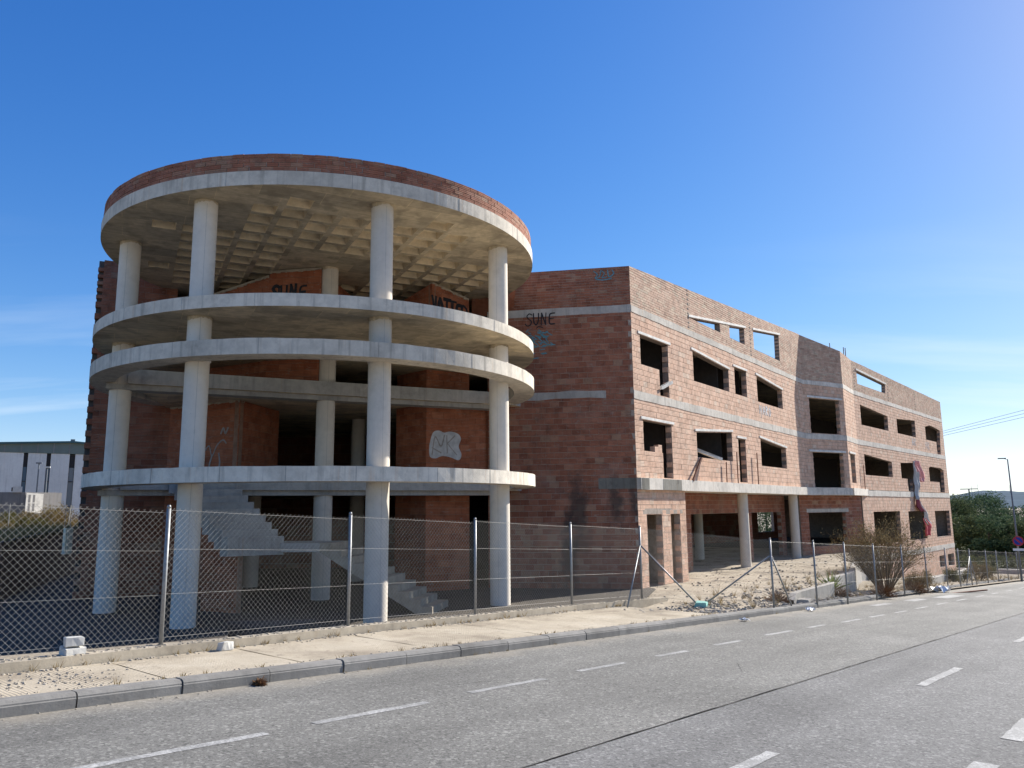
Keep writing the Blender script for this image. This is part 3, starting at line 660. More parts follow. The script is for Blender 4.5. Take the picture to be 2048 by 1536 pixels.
# --- walls around the colonnade
L0, L1 = (-12.93, 23.18), (-10.85, 24.20); PW_ = (-8.08, 22.60)
pL = Plane(L0, L1)
lw = brick_wall(B, 'left_wall', pL, [(0.16, TZ - .3), (pL.L, TZ - .3), (pL.L, 9.5), (0.16, 9.5)], row=0.183, bl=0.40, mat='brick_red', mortar='mortar_dark', label='toothed end wall of the left wing behind the colonnade')
tb = MB(); z = TZ; k = 0
while z < 9.3:
    hh = 0.183 if z < 8 else 0.11
    if k % 2 == 0: extr(tb, pL, [(0.0, z), (0.16, z), (0.16, z + hh * .93), (0.0, z + hh * .93)], -0.22, 0.006, random.random(), back=True)
    z += hh; k += 1
tb.obj('toothing', 'brick_red', lw, kind='stuff')
mb = MB(); extr(mb, pL, [(0.012, TZ - .3), (0.162, TZ - .3), (0.162, 9.5), (0.012, 9.5)], -0.22, -0.16, back=True); mb.obj('toothing_shade_strip', 'dark_void', lw)  # dark strip paints the shade behind the toothing gaps
pLb = Plane(L0, (-15.6, 36.0), eye=(-30, 25)); brick_wall(B, 'left_flank_wall', pLb, [(0.25, TZ - .3), (pLb.L, TZ - .3), (pLb.L, 9.4), (0.25, 9.4)], row=0.37, bl=0.8)
def simple_wall(name, A, Bp, z0, z1, mat='brick_org', row=0.2, bl=0.40, holes=(), thick=0.15, zt2=None, mortar='mortar_lobby', **kw):
    pl = Plane(A, Bp); return pl, brick_wall(B, name, pl, [(0, z0), (pl.L, z0), (pl.L, zt2 if zt2 is not None else z1), (0, z1)], holes, row, bl, mat, mortar, thick, **kw)
pP, wP = simple_wall('lobby_wall', L1, PW_, TZ - .1, 4.90, 'brick_org', label='orange brick lobby wall with a grey scrawl at left')
simple_wall('lobby_wall', PW_, (-7.70, 25.2), 2.3, 4.9)
simple_wall('lobby_wall', L1, (-7.25, 22.30), 5.3, 6.02); simple_wall('lobby_wall', (-7.25, 22.30), (-5.62, 22.0), 5.3, 6.02)
pU, wU = simple_wall('upper_wall', L1, (-7.25, 22.30), 6.31, 8.22, zt2=8.62); pU2, wU2 = simple_wall('upper_wall', (-7.25, 22.30), (-5.62, 22.0), 6.31, 8.74, label='upper orange wall left of the middle column, black tag low down')
simple_wall('upper_wall', (-5.62, 22.3), (-5.2, 26), 6.31, 8.7)
b0, bl_, br_, bs = (-2.70, 24.0), (-3.80, 25.1), (-1.40, 24.75), (-0.75, 25.15)
simple_wall('stair_core_wall', bl_, b0, TZ - .1, 4.92); pB, wB = simple_wall('stair_core_wall', b0, br_, TZ - .1, 4.92, label='orange brick core wall carrying a big white bubble tag')
simple_wall('stair_core_wall', br_, bs, 2.56, 4.92)
simple_wall('stair_core_wall', bl_, b0, 5.3, 6.02); simple_wall('stair_core_wall', b0, br_, 5.3, 6.02)
simple_wall('upper_core_wall', (-3.9, 24.9), (-2.5, 23.55), 6.31, 8.35, zt2=8.72); pB2, wB2 = simple_wall('upper_core_wall', (-2.5, 23.55), (-1.42, 24.95), 6.31, 8.72, zt2=8.55, label='upper brick core wall with black lettering')
# mortar ridges left on top of the unfinished walls
for pl, za, zb in ((pP, 4.90, 4.90), (pU, 8.22, 8.62), (pU2, 8.74, 8.74), (pB2, 8.72, 8.55), (pB, 4.92, 4.92)):
    mb = MB(); t = 0.0
    while t < pl.L - 0.02:
        dt = random.uniform(0.06, 0.16); z = za + (zb - za) * t / pl.L; h = random.uniform(-0.06, -0.02); e = min(pl.L, t + dt)
        extr(mb, pl, [(t, z + h), (e, z + h + random.uniform(-.015, .015)), (e, z + 0.035), (t, z + 0.035)], -0.17, 0.02 + random.uniform(0, .012), back=True); t = e
    mb.obj('mortar_ridge', 'lowwall', B, kind='stuff')

# --- right wing -------------------------------------------------------------
K = (3.862, 24.194); SE = (-0.8, 25.0); P2 = (15.05, 39.4); P3 = (17.85, 41.05); P4 = (19.45, 43.4); P5 = (33.06, 58.95)
pS = Plane(K, SE); pF1 = Plane(K, P2); pF2 = Plane(P2, P3); pF3 = Plane(P3, P4); pF4 = Plane(P4, P5)
F1n = Vector((-pF1.n.x, -pF1.n.y))
foot = [K, P2, P3, P4, P5, (23.3, 67.5), (9.67, 51.96), (-6.6, 31.9), SE]
def inset_foot(): return foot
def shrink(poly, d):
    poly = ccw(poly); n = len(poly); out = []
    for i in range(n):
        p0, p1, p2 = Vector(poly[i - 1]), Vector(poly[i]), Vector(poly[(i + 1) % n]); e1 = (p1 - p0).normalized(); e2 = (p2 - p1).normalized()
        n1 = Vector((-e1.y, e1.x)); n2 = Vector((-e2.y, e2.x)); b = (n1 + n2); b = b / max(0.3, b.dot(n1)); out.append(tuple(p1 + b * d))
    return out
for z0, z1 in ((2.20, 2.55), (5.06, 5.33), (7.90, 8.12)):
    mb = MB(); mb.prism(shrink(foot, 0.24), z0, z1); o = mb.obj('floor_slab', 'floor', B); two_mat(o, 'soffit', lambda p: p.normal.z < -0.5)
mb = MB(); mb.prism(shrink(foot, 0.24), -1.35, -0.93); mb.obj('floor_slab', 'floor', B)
# side wall facing the colonnade
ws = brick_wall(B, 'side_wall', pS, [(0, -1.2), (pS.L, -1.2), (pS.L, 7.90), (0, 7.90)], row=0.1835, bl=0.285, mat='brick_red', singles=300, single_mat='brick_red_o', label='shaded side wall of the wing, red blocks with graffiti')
brick_wall(B, 'side_parapet', pS, [(0, 8.13), (3.85, 8.13), (3.70, 9.42), (0, 9.43)], row=0.0885, bl=0.29, mat='brick_red')
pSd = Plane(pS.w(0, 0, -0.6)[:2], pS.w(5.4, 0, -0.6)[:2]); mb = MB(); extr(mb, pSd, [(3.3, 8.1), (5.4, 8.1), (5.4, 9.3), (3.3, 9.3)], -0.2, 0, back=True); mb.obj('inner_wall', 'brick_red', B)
def band(name, pl, t0, t1, z0, z1, o1, m='band', o0=-0.3, jag=0.0, parent=B):
    mb = MB(); k = max(1, int((t1 - t0) / 0.5)); top = []; bot = []
    pts_t = [(t0 + (t1 - t0) * i / k) for i in range(k + 1)]
    poly = [(t, z0 + random.uniform(-jag, jag)) for t in pts_t] + [(t, z1 + random.uniform(-jag, jag)) for t in pts_t[::-1]]
    extr(mb, pl, poly, o0, o1, back=True); return mb.obj(name, m, parent)
band('floor_band', pS, 0, 4.73, 7.88, 8.135, 0.016, 'grey', jag=0.01)
band('plaster_patch', pS, 0.87, 3.6, 5.12, 5.36, 0.013, 'grey', o0=-0.02, jag=0.03, parent=ws)
band('slab_end', pS, 0.0, 1.19, 2.22, 2.555, 0.02, 'stain', jag=0.004, parent=ws)
# quoin mortar at the corner
mb = MB(); z = -1.0; k = 0
while z < 7.8:
    if k % 2 == 0: extr(mb, pS, [(0, z), (random.uniform(.05, .11), z), (random.uniform(.05, .11), z + .18), (0, z + .18)], 0.0, 0.011)
    z += 0.1835; k += 1
mb.obj('corner_mortar', 'mortar', ws, kind='stuff')
# street facade, first bay F1
W11 = [[(0.57, 4.43), (2.71, 4.43), (2.70, 3.43), (0.57, 3.43)], [(1.95, 3.45), (2.70, 3.45), (2.70, 2.60), (1.95, 2.60)]]
W1 = W11 + [[(4.83, 4.34), (8.40, 4.58), (8.36, 3.43), (4.83, 3.43)], [(9.07, 4.40), (9.92, 4.40), (9.90, 2.62), (9.05, 2.62)], [(11.80, 4.58), (15.36, 4.34), (15.34, 3.39), (11.80, 3.39)]]
W2 = [[(0.57, 7.24), (2.70, 7.24), (2.67, 6.26), (0.57, 6.26)], [(1.93, 6.28), (2.66, 6.28), (2.66, 5.37), (1.93, 5.37)], [(4.83, 7.38), (8.42, 7.16), (8.38, 6.25), (4.83, 6.25)], [(9.07, 7.38), (10.5, 7.38), (10.47, 6.25), (9.07, 6.25)], [(11.80, 7.38), (15.36, 7.14), (15.33, 6.22), (11.80, 6.22)]]
PR = [[(4.72, 8.62), (7.74, 8.97), (7.74, 8.60)], [(8.80, 9.07), (10.58, 9.30), (10.56, 8.58), (8.80, 8.58)], [(11.74, 9.43), (15.42, 9.86), (15.36, 8.58), (11.74, 8.58)]]
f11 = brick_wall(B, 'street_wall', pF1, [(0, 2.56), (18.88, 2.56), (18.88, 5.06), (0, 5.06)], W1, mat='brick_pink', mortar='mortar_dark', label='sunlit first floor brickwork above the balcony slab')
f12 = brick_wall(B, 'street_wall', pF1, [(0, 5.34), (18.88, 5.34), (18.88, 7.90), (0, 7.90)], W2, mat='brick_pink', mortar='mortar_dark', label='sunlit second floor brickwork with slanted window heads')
f13 = brick_wall(B, 'street_parapet', pF1, [(0, 8.13), (18.88, 8.13), (18.88, 10.54), (0, 9.43)], PR, row=0.0885, bl=0.29, mat='brick_tan', mortar='mortar_dark', label='rising parapet with three openings to the sky')
for p, q, par_ in (((0.42, 4.45), (2.90, 4.45), f11), ((4.70, 4.37), (8.50, 4.62), f11), ((8.95, 4.42), (10.03, 4.42), f11), ((11.68, 4.62), (15.50, 4.36), f11), ((0.42, 7.26), (2.88, 7.26), f12), ((4.70, 7.42), (8.52, 7.18), f12), ((8.95, 7.40), (10.6, 7.40), f12), ((11.68, 7.42), (15.48, 7.16), f12), ((4.62, 8.64), (10.75, 9.35), f13), ((11.66, 9.45), (15.6, 9.90), f13)):
    bar(par_, 'lintel', pF1, p, q, 0.085, -0.20, 0.035, 'lintel')
for z0, z1, o1 in ((5.06, 5.34, 0.022), (7.90, 8.13, 0.022)):
    for pl, ta, tb_ in ((pF1, 0, 18.88), (pF2, 0, 3.25), (pF3, 0, 2.84), (pF4, 0, 20.66)): band('floor_band', pl, ta, tb_, z0, z1, o1 + 0.001 * random.random(), 'band', jag=0.012)
# dark plates painting the shade of toothing slots in the unfinished parapet
for pl, ts in ((pF1, (4.58, 11.3)), (pF4, (0.35, 6.9, 13.2))):
    mb = MB()
    for t in ts:
        z = 8.2
        while z < (9.7 if pl is pF1 else 9.55):
            extr(mb, pl, [(t - .05, z), (t + .07, z), (t + .07, z + .07), (t - .05, z + .07)], 0.0, 0.0135); z += 0.177
    mb.obj('toothing_slot_shade', 'dark_void', B, kind='stuff')
# balcony slab edge
for pl, a, b in ((pF1, 0.0, 18.95), (pF2, 0.05, 3.2), (pF3, 0.05, 4.1)):
    mb = MB(); t = a
    o = band('balcony_edge', pl, a, b, 2.19, 2.56, 0.16 + 0.003 * random.random(), 'band', o0=-1.2, jag=0.006)
band('balcony_stain', pF1, 0.05, 0.55, 2.20, 2.55, 0.168, 'stain', o0=0.1); band('balcony_stain', pF1, 1.55, 3.0, 2.2, 2.55, 0.168, 'stain', o0=0.1)
band('floor_band', pF4, 1.2, 20.66, 2.17, 2.50, 0.03, 'band', jag=0.01)
# ground floor of F1
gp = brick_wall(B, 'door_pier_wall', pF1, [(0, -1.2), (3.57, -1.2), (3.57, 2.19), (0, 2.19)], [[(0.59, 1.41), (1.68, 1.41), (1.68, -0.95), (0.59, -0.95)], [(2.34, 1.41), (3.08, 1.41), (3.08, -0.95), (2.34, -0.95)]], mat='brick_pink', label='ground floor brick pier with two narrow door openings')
band('door_lintel', pF1, 0.35, 3.3, 1.42, 1.60, 0.011, 'mortar', o0=-.2, parent=gp, jag=0.01)
gq = Plane(pF1.w(3.57, 0)[:2], pF1.w(3.57, 0, -1.5)[:2], eye=(20, 24)); brick_wall(B, 'pier_return_wall', gq, [(0, -1.2), (1.5, -1.2), (1.5, 2.19), (0, 2.19)], mat='brick_pink')
g1 = Plane(pF1.w(3.5, 0, -1.4)[:2], pF1.w(18.9, 0, -1.4)[:2])
brick_wall(B, 'recessed_wall', g1, [(0, -1.2), (15.6, -1.2), (15.6, 2.19), (0, 2.19)], [[(3.7, 1.36), (9.6, 1.36), (9.6, -1.19), (3.7, -1.19)], [(10.6, 1.36), (15.0, 1.36), (15.0, -1.19), (10.6, -1.19)]], mat='brick_red', label='recessed ground floor wall with two wide openings')
for t, i_ in ((10.35, -0.42), (17.35, -0.42)): p = pF1.w(t, 0, i_); column(p[0], p[1], -1.2, 2.2, 0.215)
for t in (4.5, 9.5, 14.5):
    for i_ in (-4.2, -8.0): p = pF1.w(t, 0, i_); column(p[0], p[1], -1.2, 2.2, 0.22)
# F2 / F3 / F4
f21 = brick_wall(B, 'bay_wall', pF2, [(0, 2.56), (3.25, 2.56), (3.25, 5.06), (0, 5.06)], [[(0.42, 4.38), (2.85, 4.38), (2.80, 2.58), (0.42, 2.58)]], mat='brick_pink', label='shaded angled bay wall, first floor'); bar(f21, 'lintel', pF2, (0.12, 4.40), (3.05, 4.40), 0.10, -.2, .05, 'lintel')
f22 = brick_wall(B, 'bay_wall', pF2, [(0, 5.34), (3.25, 5.34), (3.25, 7.90), (0, 7.90)], [[(0.42, 7.20), (2.85, 7.20), (2.80, 5.37), (0.42, 5.37)]], mat='brick_pink', label='shaded angled bay wall, second floor'); bar(f22, 'lintel', pF2, (0.25, 7.22), (3.05, 7.22), 0.10, -.2, .05, 'lintel')
brick_wall(B, 'bay_parapet', pF2, [(0, 8.13), (3.25, 8.13), (3.25, 9.94), (0, 10.52)], row=0.0885, bl=0.29, mat='brick_tan')
f31 = brick_wall(B, 'bay_wall', pF3, [(0, 2.56), (2.84, 2.56), (2.84, 5.06), (0, 5.06)], [[(0.5, 4.40), (1.75, 4.40), (1.70, 2.85), (0.55, 2.85)]], mat='brick_pink'); bar(f31, 'lintel', pF3, (0.3, 4.42), (1.9, 4.42), 0.1, -.2, .05, 'lintel')
brick_wall(B, 'bay_wall', pF3, [(0, 5.34), (2.84, 5.34), (2.84, 7.90), (0, 7.90)], mat='brick_pink')
brick_wall(B, 'bay_parapet', pF3, [(0, 8.13), (2.84, 8.13), (2.84, 9.9), (0, 9.94)], row=0.0885, bl=0.29, mat='brick_tan')
W4_1 = [[(1.0, 4.56), (6.38, 4.30), (6.32, 3.36), (1.0, 3.36)], [(8.25, 4.32), (12.85, 4.52), (12.8, 3.34), (8.25, 3.34)], [(9.6, 3.36), (10.9, 3.36), (10.8, 2.55), (9.6, 2.55)], [(15.3, 4.27), (17.15, 4.50), (18.65, 4.32), (19.6, 4.31), (19.5, 3.29), (15.3, 3.29)], [(18.05, 3.31), (19.5, 3.31), (19.35, 2.55), (18.0, 2.55)]]
W4_2 = [[(1.0, 7.42), (6.33, 7.17), (6.28, 6.24), (1.0, 6.24)], [(8.25, 7.18), (12.72, 7.41), (12.67, 6.24), (8.25, 6.24)], [(15.36, 7.19), (17.15, 7.43), (18.67, 7.29), (19.7, 7.24), (19.45, 6.26), (15.36, 6.26)], [(18.25, 6.28), (19.45, 6.28), (19.3, 5.36), (18.25, 5.36)]]
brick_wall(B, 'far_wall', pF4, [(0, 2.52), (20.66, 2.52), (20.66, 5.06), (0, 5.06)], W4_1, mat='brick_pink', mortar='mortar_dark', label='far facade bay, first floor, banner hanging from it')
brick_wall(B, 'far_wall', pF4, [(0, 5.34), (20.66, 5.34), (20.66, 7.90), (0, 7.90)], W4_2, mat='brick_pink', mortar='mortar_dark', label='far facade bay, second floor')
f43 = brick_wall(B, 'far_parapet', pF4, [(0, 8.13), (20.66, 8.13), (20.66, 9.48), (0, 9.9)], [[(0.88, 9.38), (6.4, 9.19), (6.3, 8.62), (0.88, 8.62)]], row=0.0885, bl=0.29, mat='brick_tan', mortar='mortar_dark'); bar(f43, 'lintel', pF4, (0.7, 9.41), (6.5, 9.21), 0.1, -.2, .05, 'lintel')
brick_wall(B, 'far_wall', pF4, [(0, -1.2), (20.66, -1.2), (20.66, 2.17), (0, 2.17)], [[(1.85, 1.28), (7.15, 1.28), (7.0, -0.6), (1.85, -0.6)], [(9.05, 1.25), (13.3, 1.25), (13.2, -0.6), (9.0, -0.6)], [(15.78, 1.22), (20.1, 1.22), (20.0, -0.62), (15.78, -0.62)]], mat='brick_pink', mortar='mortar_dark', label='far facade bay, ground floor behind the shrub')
band('floor_band', pF4, 0, 20.66, -1.5, -1.18, 0.03, 'band', jag=0.01)
brick_wall(B, 'basement_wall', pF4, [(0, -4.2), (20.66, -4.2), (20.66, -1.5), (0, -1.5)], [[(15.85, -1.9), (17.3, -1.9), (17.3, -2.7), (15.85, -2.7)], [(18.3, -1.9), (20.2, -1.9), (20.2, -2.75), (18.3, -2.75)]], mat='brick_pink')
pG2 = Plane((14.6, 39.75), (19.35, 43.35)); g2 = brick_wall(B, 'recessed_wall', pG2, [(0, -1.2), (pG2.L, -1.2), (pG2.L, 2.19), (0, 2.19)], [[(0.75, 1.30), (4.35, 1.30), (4.30, -0.42), (0.75, -0.42)]], mat='brick_red', label='recessed ground floor wall of the bay with one wide opening')
band('door_lintel', pG2, 0.6, 4.6, 1.31, 1.5, 0.014, 'grey', o0=-.15, parent=g2)
pE = Plane(P5, (23.3, 67.5), eye=(60, 60)); brick_wall(B, 'end_wall', pE, [(0, -4.2), (pE.L, -4.2), (pE.L, 9.4), (0, 9.48)], row=0.37, bl=0.8, mat='brick_pink')
# rear walls with openings that let daylight through
for a, b, hs in (((23.3, 67.5), (9.67, 51.96), [[(t, -0.4), (t + 3.2, -0.4), (t + 3.2, 1.3), (t, 1.3)] for t in (2,)] + [[(t, 3.3), (t + 3, 3.3), (t + 3, 4.4), (t, 4.4)] for t in (3, 9, 15)] + [[(t, 6.2), (t + 3, 6.2), (t + 3, 7.2), (t, 7.2)] for t in (9,)]),
                 ((9.67, 51.96), (-6.6, 31.9), [])):
    pr = Plane(a, b); brick_wall(B, 'rear_wall', pr, [(0, -1.2), (pr.L, -1.2), (pr.L, 8.1), (0, 8.1)], hs, row=0.37, bl=0.8, mat='brick_red', jambs=False)
# added partitions that keep the rooms dark, shade put into their colour
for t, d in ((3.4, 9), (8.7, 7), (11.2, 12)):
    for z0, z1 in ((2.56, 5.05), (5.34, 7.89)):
        a = pF1.w(t, 0, -0.6); b = pF1.w(t, 0, -d); mb = MB(); pp = Plane(a[:2], b[:2]); extr(mb, pp, [(0, z0), (pp.L, z0), (pp.L, z1), (0, z1)], -.1, 0, back=True); mb.obj('dark_partition', 'dark_void', B)
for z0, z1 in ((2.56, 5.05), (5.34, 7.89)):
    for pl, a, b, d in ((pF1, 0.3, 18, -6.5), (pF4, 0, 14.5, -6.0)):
        mb = MB(); extr(mb, pl, [(a, z0), (b, z0), (b, z1), (a, z1)], d - .1, d, back=True); mb.obj('dark_partition', 'dark_void', B)
mb = MB(); extr(mb, pF1, [(-1.0, -1.1), (15.5, -1.1), (15.5, 2.19), (-1.0, 2.19)], -9.3, -9.2, back=True); mb.obj('dark_partition', 'dark_void', B)
mb = MB(); extr(mb, pF1, [(0.3, -1.1), (3.4, -1.1), (3.4, 2.15), (0.3, 2.15)], -1.45, -1.35, back=True); mb.obj('dark_partition', 'dark_void', B)
# rebar on the roof and posts at the balcony
for pl, t, z0, z1, o in ((pF3, 1.6, 9.9, 10.45, -.1), (pF3, 2.1, 9.9, 10.5, -.1), (pF2, 2.6, 10.0, 10.35, -.1), (pF1, 7.35, 2.55, 3.35, .1), (pF1, 8.5, 2.55, 3.8, .12), (pF1, 10.9, 2.55, 3.9, .12), (pF4, 0.4, 2.5, 3.9, .1)):
    mb = MB(); mb.tube(pl.w(t, z0, o), pl.w(t + random.uniform(-.03, .03), z1, o), 0.022, n=6); mb.obj('steel_bar', 'rust', B)
for pl, p, q in ((pF1, (4.0, 2.56), (5.0, 3.38)),): mb = MB(); mb.tube(pl.w(p[0], p[1], 0.15), pl.w(q[0], q[1], 0.08), 0.05, n=6); mb.obj('drain_pipe', 'rust', B)
# --- stair -------------------------------------------------------------------
st = bpy.data.objects.new('stair', None); COL.objects.link(st); st.parent = B; st['label'] = 'bare concrete stair rising left behind the columns'
dn = Vector((-0.985, 0.17)); wn = Vector((0.17, 0.985)); s0 = Vector((-1.95, 18.90)); ris = 0.166; tr = 0.289
prof = [(0, TZ)]
for k in range(10): prof += [(k * tr, TZ + (k + 1) * ris), ((k + 1) * tr, TZ + (k + 1) * ris)]
LZ = TZ + 10 * ris
prof += [(10 * tr, LZ - 0.22), (0.42, TZ)]
vs = []
for wd in (0, 1.5):
    for a, z in prof: p = s0 + dn * a + wn * wd; vs.append((p.x, p.y, z))
n = len(prof); fs = [tuple(range(n))[::-1], tuple(range(n, 2 * n))] + [(i, (i + 1) % n, (i + 1) % n + n, i + n) for i in range(n)]
o = new_obj('lower_flight', vs, fs, 'lowwall', st); bm = bmesh.new(); bm.from_mesh(o.data); bmesh.ops.recalc_face_normals(bm, faces=bm.faces); bm.to_mesh(o.data); bm.free()
le = s0 + dn * (10 * tr); mb = MB(); mb.prism([tuple(le), tuple(le + wn * 1.5), tuple(le + wn * 1.3 + dn * 2.2), tuple(le + dn * 2.25)], LZ - 0.22, LZ); mb.obj('landing', 'grey', st)
R0 = Vector((-5.75, 19.62)); RE = Vector((-7.66, 20.60)); lv = Vector((-0.86, -0.50)) * 1.35; nst = 10; r2 = (2.56 - LZ) / nst
for k in range(nst):
    a = R0 + (RE - R0) * k / nst; b = R0 + (RE - R0) * (k + 1.15) / nst
    mb = MB(); mb.prism([tuple(a), tuple(b), tuple(b + lv), tuple(a + lv)], LZ + r2 * k - 0.28, LZ + r2 * (k + 1)); mb.obj('step', 'grey', st)
simple_wall('stair_cheek_wall', (-7.9, 20.0), (-6.8, 19.4), TZ - .1, 1.9, zt2=0.6)

# --- graffiti ------------------------------------------------------------------
def put(lines, t0, z0, sx, sz, right=True):  # unit-square lettering placed on a wall; t runs leftwards on the side wall
    return [[(t0 + (x * sx if right else -x * sx), z0 + y * sz) for x, y in smooth_line(l)] for l in lines]
S_ = [[(0.9, 0.9), (0.5, 1.0), (0.15, 0.8), (0.4, 0.55), (0.8, 0.35), (0.6, 0.05), (0.1, 0.0), (-0.1, 0.15)]]
U_ = [[(0.0, 1.0), (0.05, 0.3), (0.35, 0.05), (0.7, 0.35), (0.75, 1.0)]]; N_ = [[(0, 0), (0.1, 1.0)], [(0.1, 1.0), (0.65, 0.05)], [(0.65, 0.05), (0.75, 1.0)]]; E_ = [[(0.9, 0.95), (0.2, 0.85), (0.15, 0.1), (0.85, 0.05)], [(0.2, 0.5), (0.75, 0.52)]]
def lettering(parent, pl, ls, t, z, w_, h, gap, right, width, m, out=0.016, label=None):
    for i, l in enumerate(ls):
        o = strokes(parent, 'graffiti_letter', pl, put(l, t + (i * gap if right else -i * gap), z + random.uniform(-.05, .05) * h, w_, h, right), width * random.uniform(.85, 1.2), m, out, drip=0.35)
        if i == 0 and label: o['label'] = label
def word(ls, t, z, w_, h, gap, right): 
    o = []
    for i, l in enumerate(ls): o += put(l, t + (i * gap if right else -i * gap), z, w_, h, right)
    return o
strokes(ws, 'graffiti_underline', pS, put([[(0, 0), (0.4, 0.5), (1, 0.1)]], 3.08, 7.50, 0.2, .1, False), 0.03, 'black_paint')
lettering(ws, pS, [S_, U_, N_, E_], 3.42, 7.60, 0.22, 0.40, 0.25, False, 0.036, 'black_paint', 0.026, label='black letters SUNE across the concrete band')
bl_lines = [[(3.5 - random.random() * 0.95, 6.7 + random.random() * 0.8)] for _ in range(1)]
blob = []
for i in range(46):
    t = 3.45 - random.random() * 0.85; z = 7.45 - random.random() * 0.55
    blob.append([(t, z), (t - random.uniform(.05, .2), z - random.uniform(-.08, .12))])
for i in range(8):
    t = 3.4 - random.random() * 0.5; z = 6.9 - random.random() * 0.5; blob.append([(t, z), (t - .15, z + .02)])
strokes(ws, 'graffiti', pS, blob, 0.03, 'blue_paint', label='faded blue spray scribble')['kind'] = 'stuff'
strokes(ws, 'graffiti', pS, put([[(0, .9), (.3, .5), (.1, .1), (.5, .3), (.6, .9), (.9, .6), (.7, .1), (1.1, .2)], [(1.2, .9), (1.3, .2), (1.7, .5), (1.6, .9)], [(0.2, 0.0), (0.8, -.15), (1.5, 0)]], 1.15, 9.05, 0.38, 0.3, False), 0.03, 'blue_paint', out=0.014, label='small blue scribble near the parapet top')
lettering(wU2, pU2, [S_, U_, N_, E_], 0.1, 7.86, 0.24, 0.42, 0.29, True, 0.065, 'black_paint', label='black tag SUNE')
V_ = [[(0, 1), (0.45, 0.0), (0.6, 1.0)]]; O_ = [[(0.3, 1), (0.05, 0.5), (0.35, 0), (0.65, 0.5), (0.3, 1)]]; T_ = [[(0.4, 0), (0.45, 1)], [(0, 1), (1, 1.02)]]; D_ = [[(0.1, 0.0), (0.15, 0.9), (0.8, 0.8), (1, 0.4), (0.95, 0.0)]]
lettering(wB2, pB2, [V_, O_, T_, T_, E_, D_], 0.0, 7.85, 0.28, 0.45, 0.28, True, 0.085, 'black_paint', label='heavy black lettering VOTTED')
# bubble tag on the core wall
bub = [(0.10, 3.62), (0.22, 4.02), (0.42, 4.10), (0.60, 4.04), (0.82, 4.08), (1.10, 4.02), (1.20, 3.85), (1.12, 3.62), (1.22, 3.36), (1.12, 3.18), (0.85, 3.26), (0.55, 3.30), (0.32, 3.22), (0.12, 3.28)]
mb = MB(); bc = (0.65, 3.65); bs_ = smooth_line(bub + [bub[0]], 4)
for i in range(len(bs_) - 1): extr(mb, pB, ccw([bc, bs_[i], bs_[i + 1]]), 0.010, 0.0125)
g = mb.obj('graffiti', 'white_paint', wB); g['label'] = 'white bubble graffiti tag'
strokes(wB, 'graffiti', pB, [smooth_line(l) for l in [[(0.2, 3.35), (0.3, 3.9), (0.5, 3.6), (0.62, 3.95)], [(0.7, 3.95), (0.72, 3.4)], [(0.72, 3.7), (0.98, 3.95)], [(0.74, 3.68), (1.05, 3.35)], [(0.2, 3.55), (0.5, 3.4)]]], 0.03, 'grey_paint', out=0.018)
strokes(wP, 'graffiti', pP, [smooth_line(l) for l in [[(1.75, 3.45), (1.95, 3.6), (2.1, 3.3), (2.3, 3.6), (2.55, 3.75), (2.7, 3.65)], [(2.1, 3.3), (2.0, 2.95), (2.2, 2.75), (2.45, 3.0), (2.4, 3.35)], [(2.45, 3.95), (2.55, 4.1), (2.65, 3.95), (2.75, 4.1)], [(1.5, 3.1), (1.8, 2.9)], [(0.9, 3.3), (1.1, 3.5), (1.2, 3.3)]]], 0.05, 'grey_paint', label='grey painted scrawl')
A_ = [[(0, 0), (0.4, 1), (0.8, 0)], [(0.2, 0.4), (0.6, 0.4)]]; Rr_ = [[(0, 0), (0.05, 1), (0.7, 0.8), (0.1, 0.5), (0.75, 0)]]
lettering(f12, pF1, [N_, A_, Rr_, O_], 11.95, 5.72, 0.34, 0.34, 0.42, True, 0.06, 'white_paint', label='white letters NARO under a window')
for t, z in ((15.0, 5.6), (11.5, 5.65)): lettering(B, pF4, [A_, Rr_], t, z, 0.5, 0.45, 0.6, True, 0.05, 'white_paint', 0.014)

# ================================================================== low wall and fences
lm = MB(); seg = [(a, na) for a, na in FP] + [(18.6, 10.9)]
for (a, na), (b, nb_) in zip(seg, seg[1:]):
    k = 8
    for i in range(k):
        s0_, s1_ = a + (b - a) * i / k, a + (b - a) * (i + 1) / k; n0_, n1_ = na + (nb_ - na) * i / k, na + (nb_ - na) * (i + 1) / k
        za, zb = zr(s0_) + 0.24, zr(s1_) + 0.24
        for sA, nA, zA, sB, nB, zB in ((s0_, n0_, za, s1_, n1_, zb),):
            q = [SN(sA, nA - 0.14), SN(sB, nB - 0.14), SN(sB, nB + 0.10), SN(sA, nA + 0.10)]
            zz = [zA, zB, zB, zA]; vs = [(p[0], p[1], -1.1) for p in q] + [(p[0], p[1], z) for p, z in zip(q, zz)]
            lm.add(vs, [(4, 5, 6, 7), (0, 1, 5, 4), (2, 3, 7, 6)])
lw_ = lm.obj('boundary_wall', 'lowwall'); lw_['label'] = 'low sandy concrete wall carrying the wire fence beside the sidewalk'; lw_['category'] = 'wall'
# sandy dust along the wall top
dm = MB()
for i in range(900):
    s = random.uniform(-4, 18); n = wall_n(s) + random.uniform(-0.13, 0.09); r = random.uniform(0.006, 0.022); p = SN(s, n, zr(s) + 0.243); dm.box(p, r * 2, r * 1.5, r, random.random() * 3)
dm.obj('wall_grit', 'stone', lw_, kind='stuff')

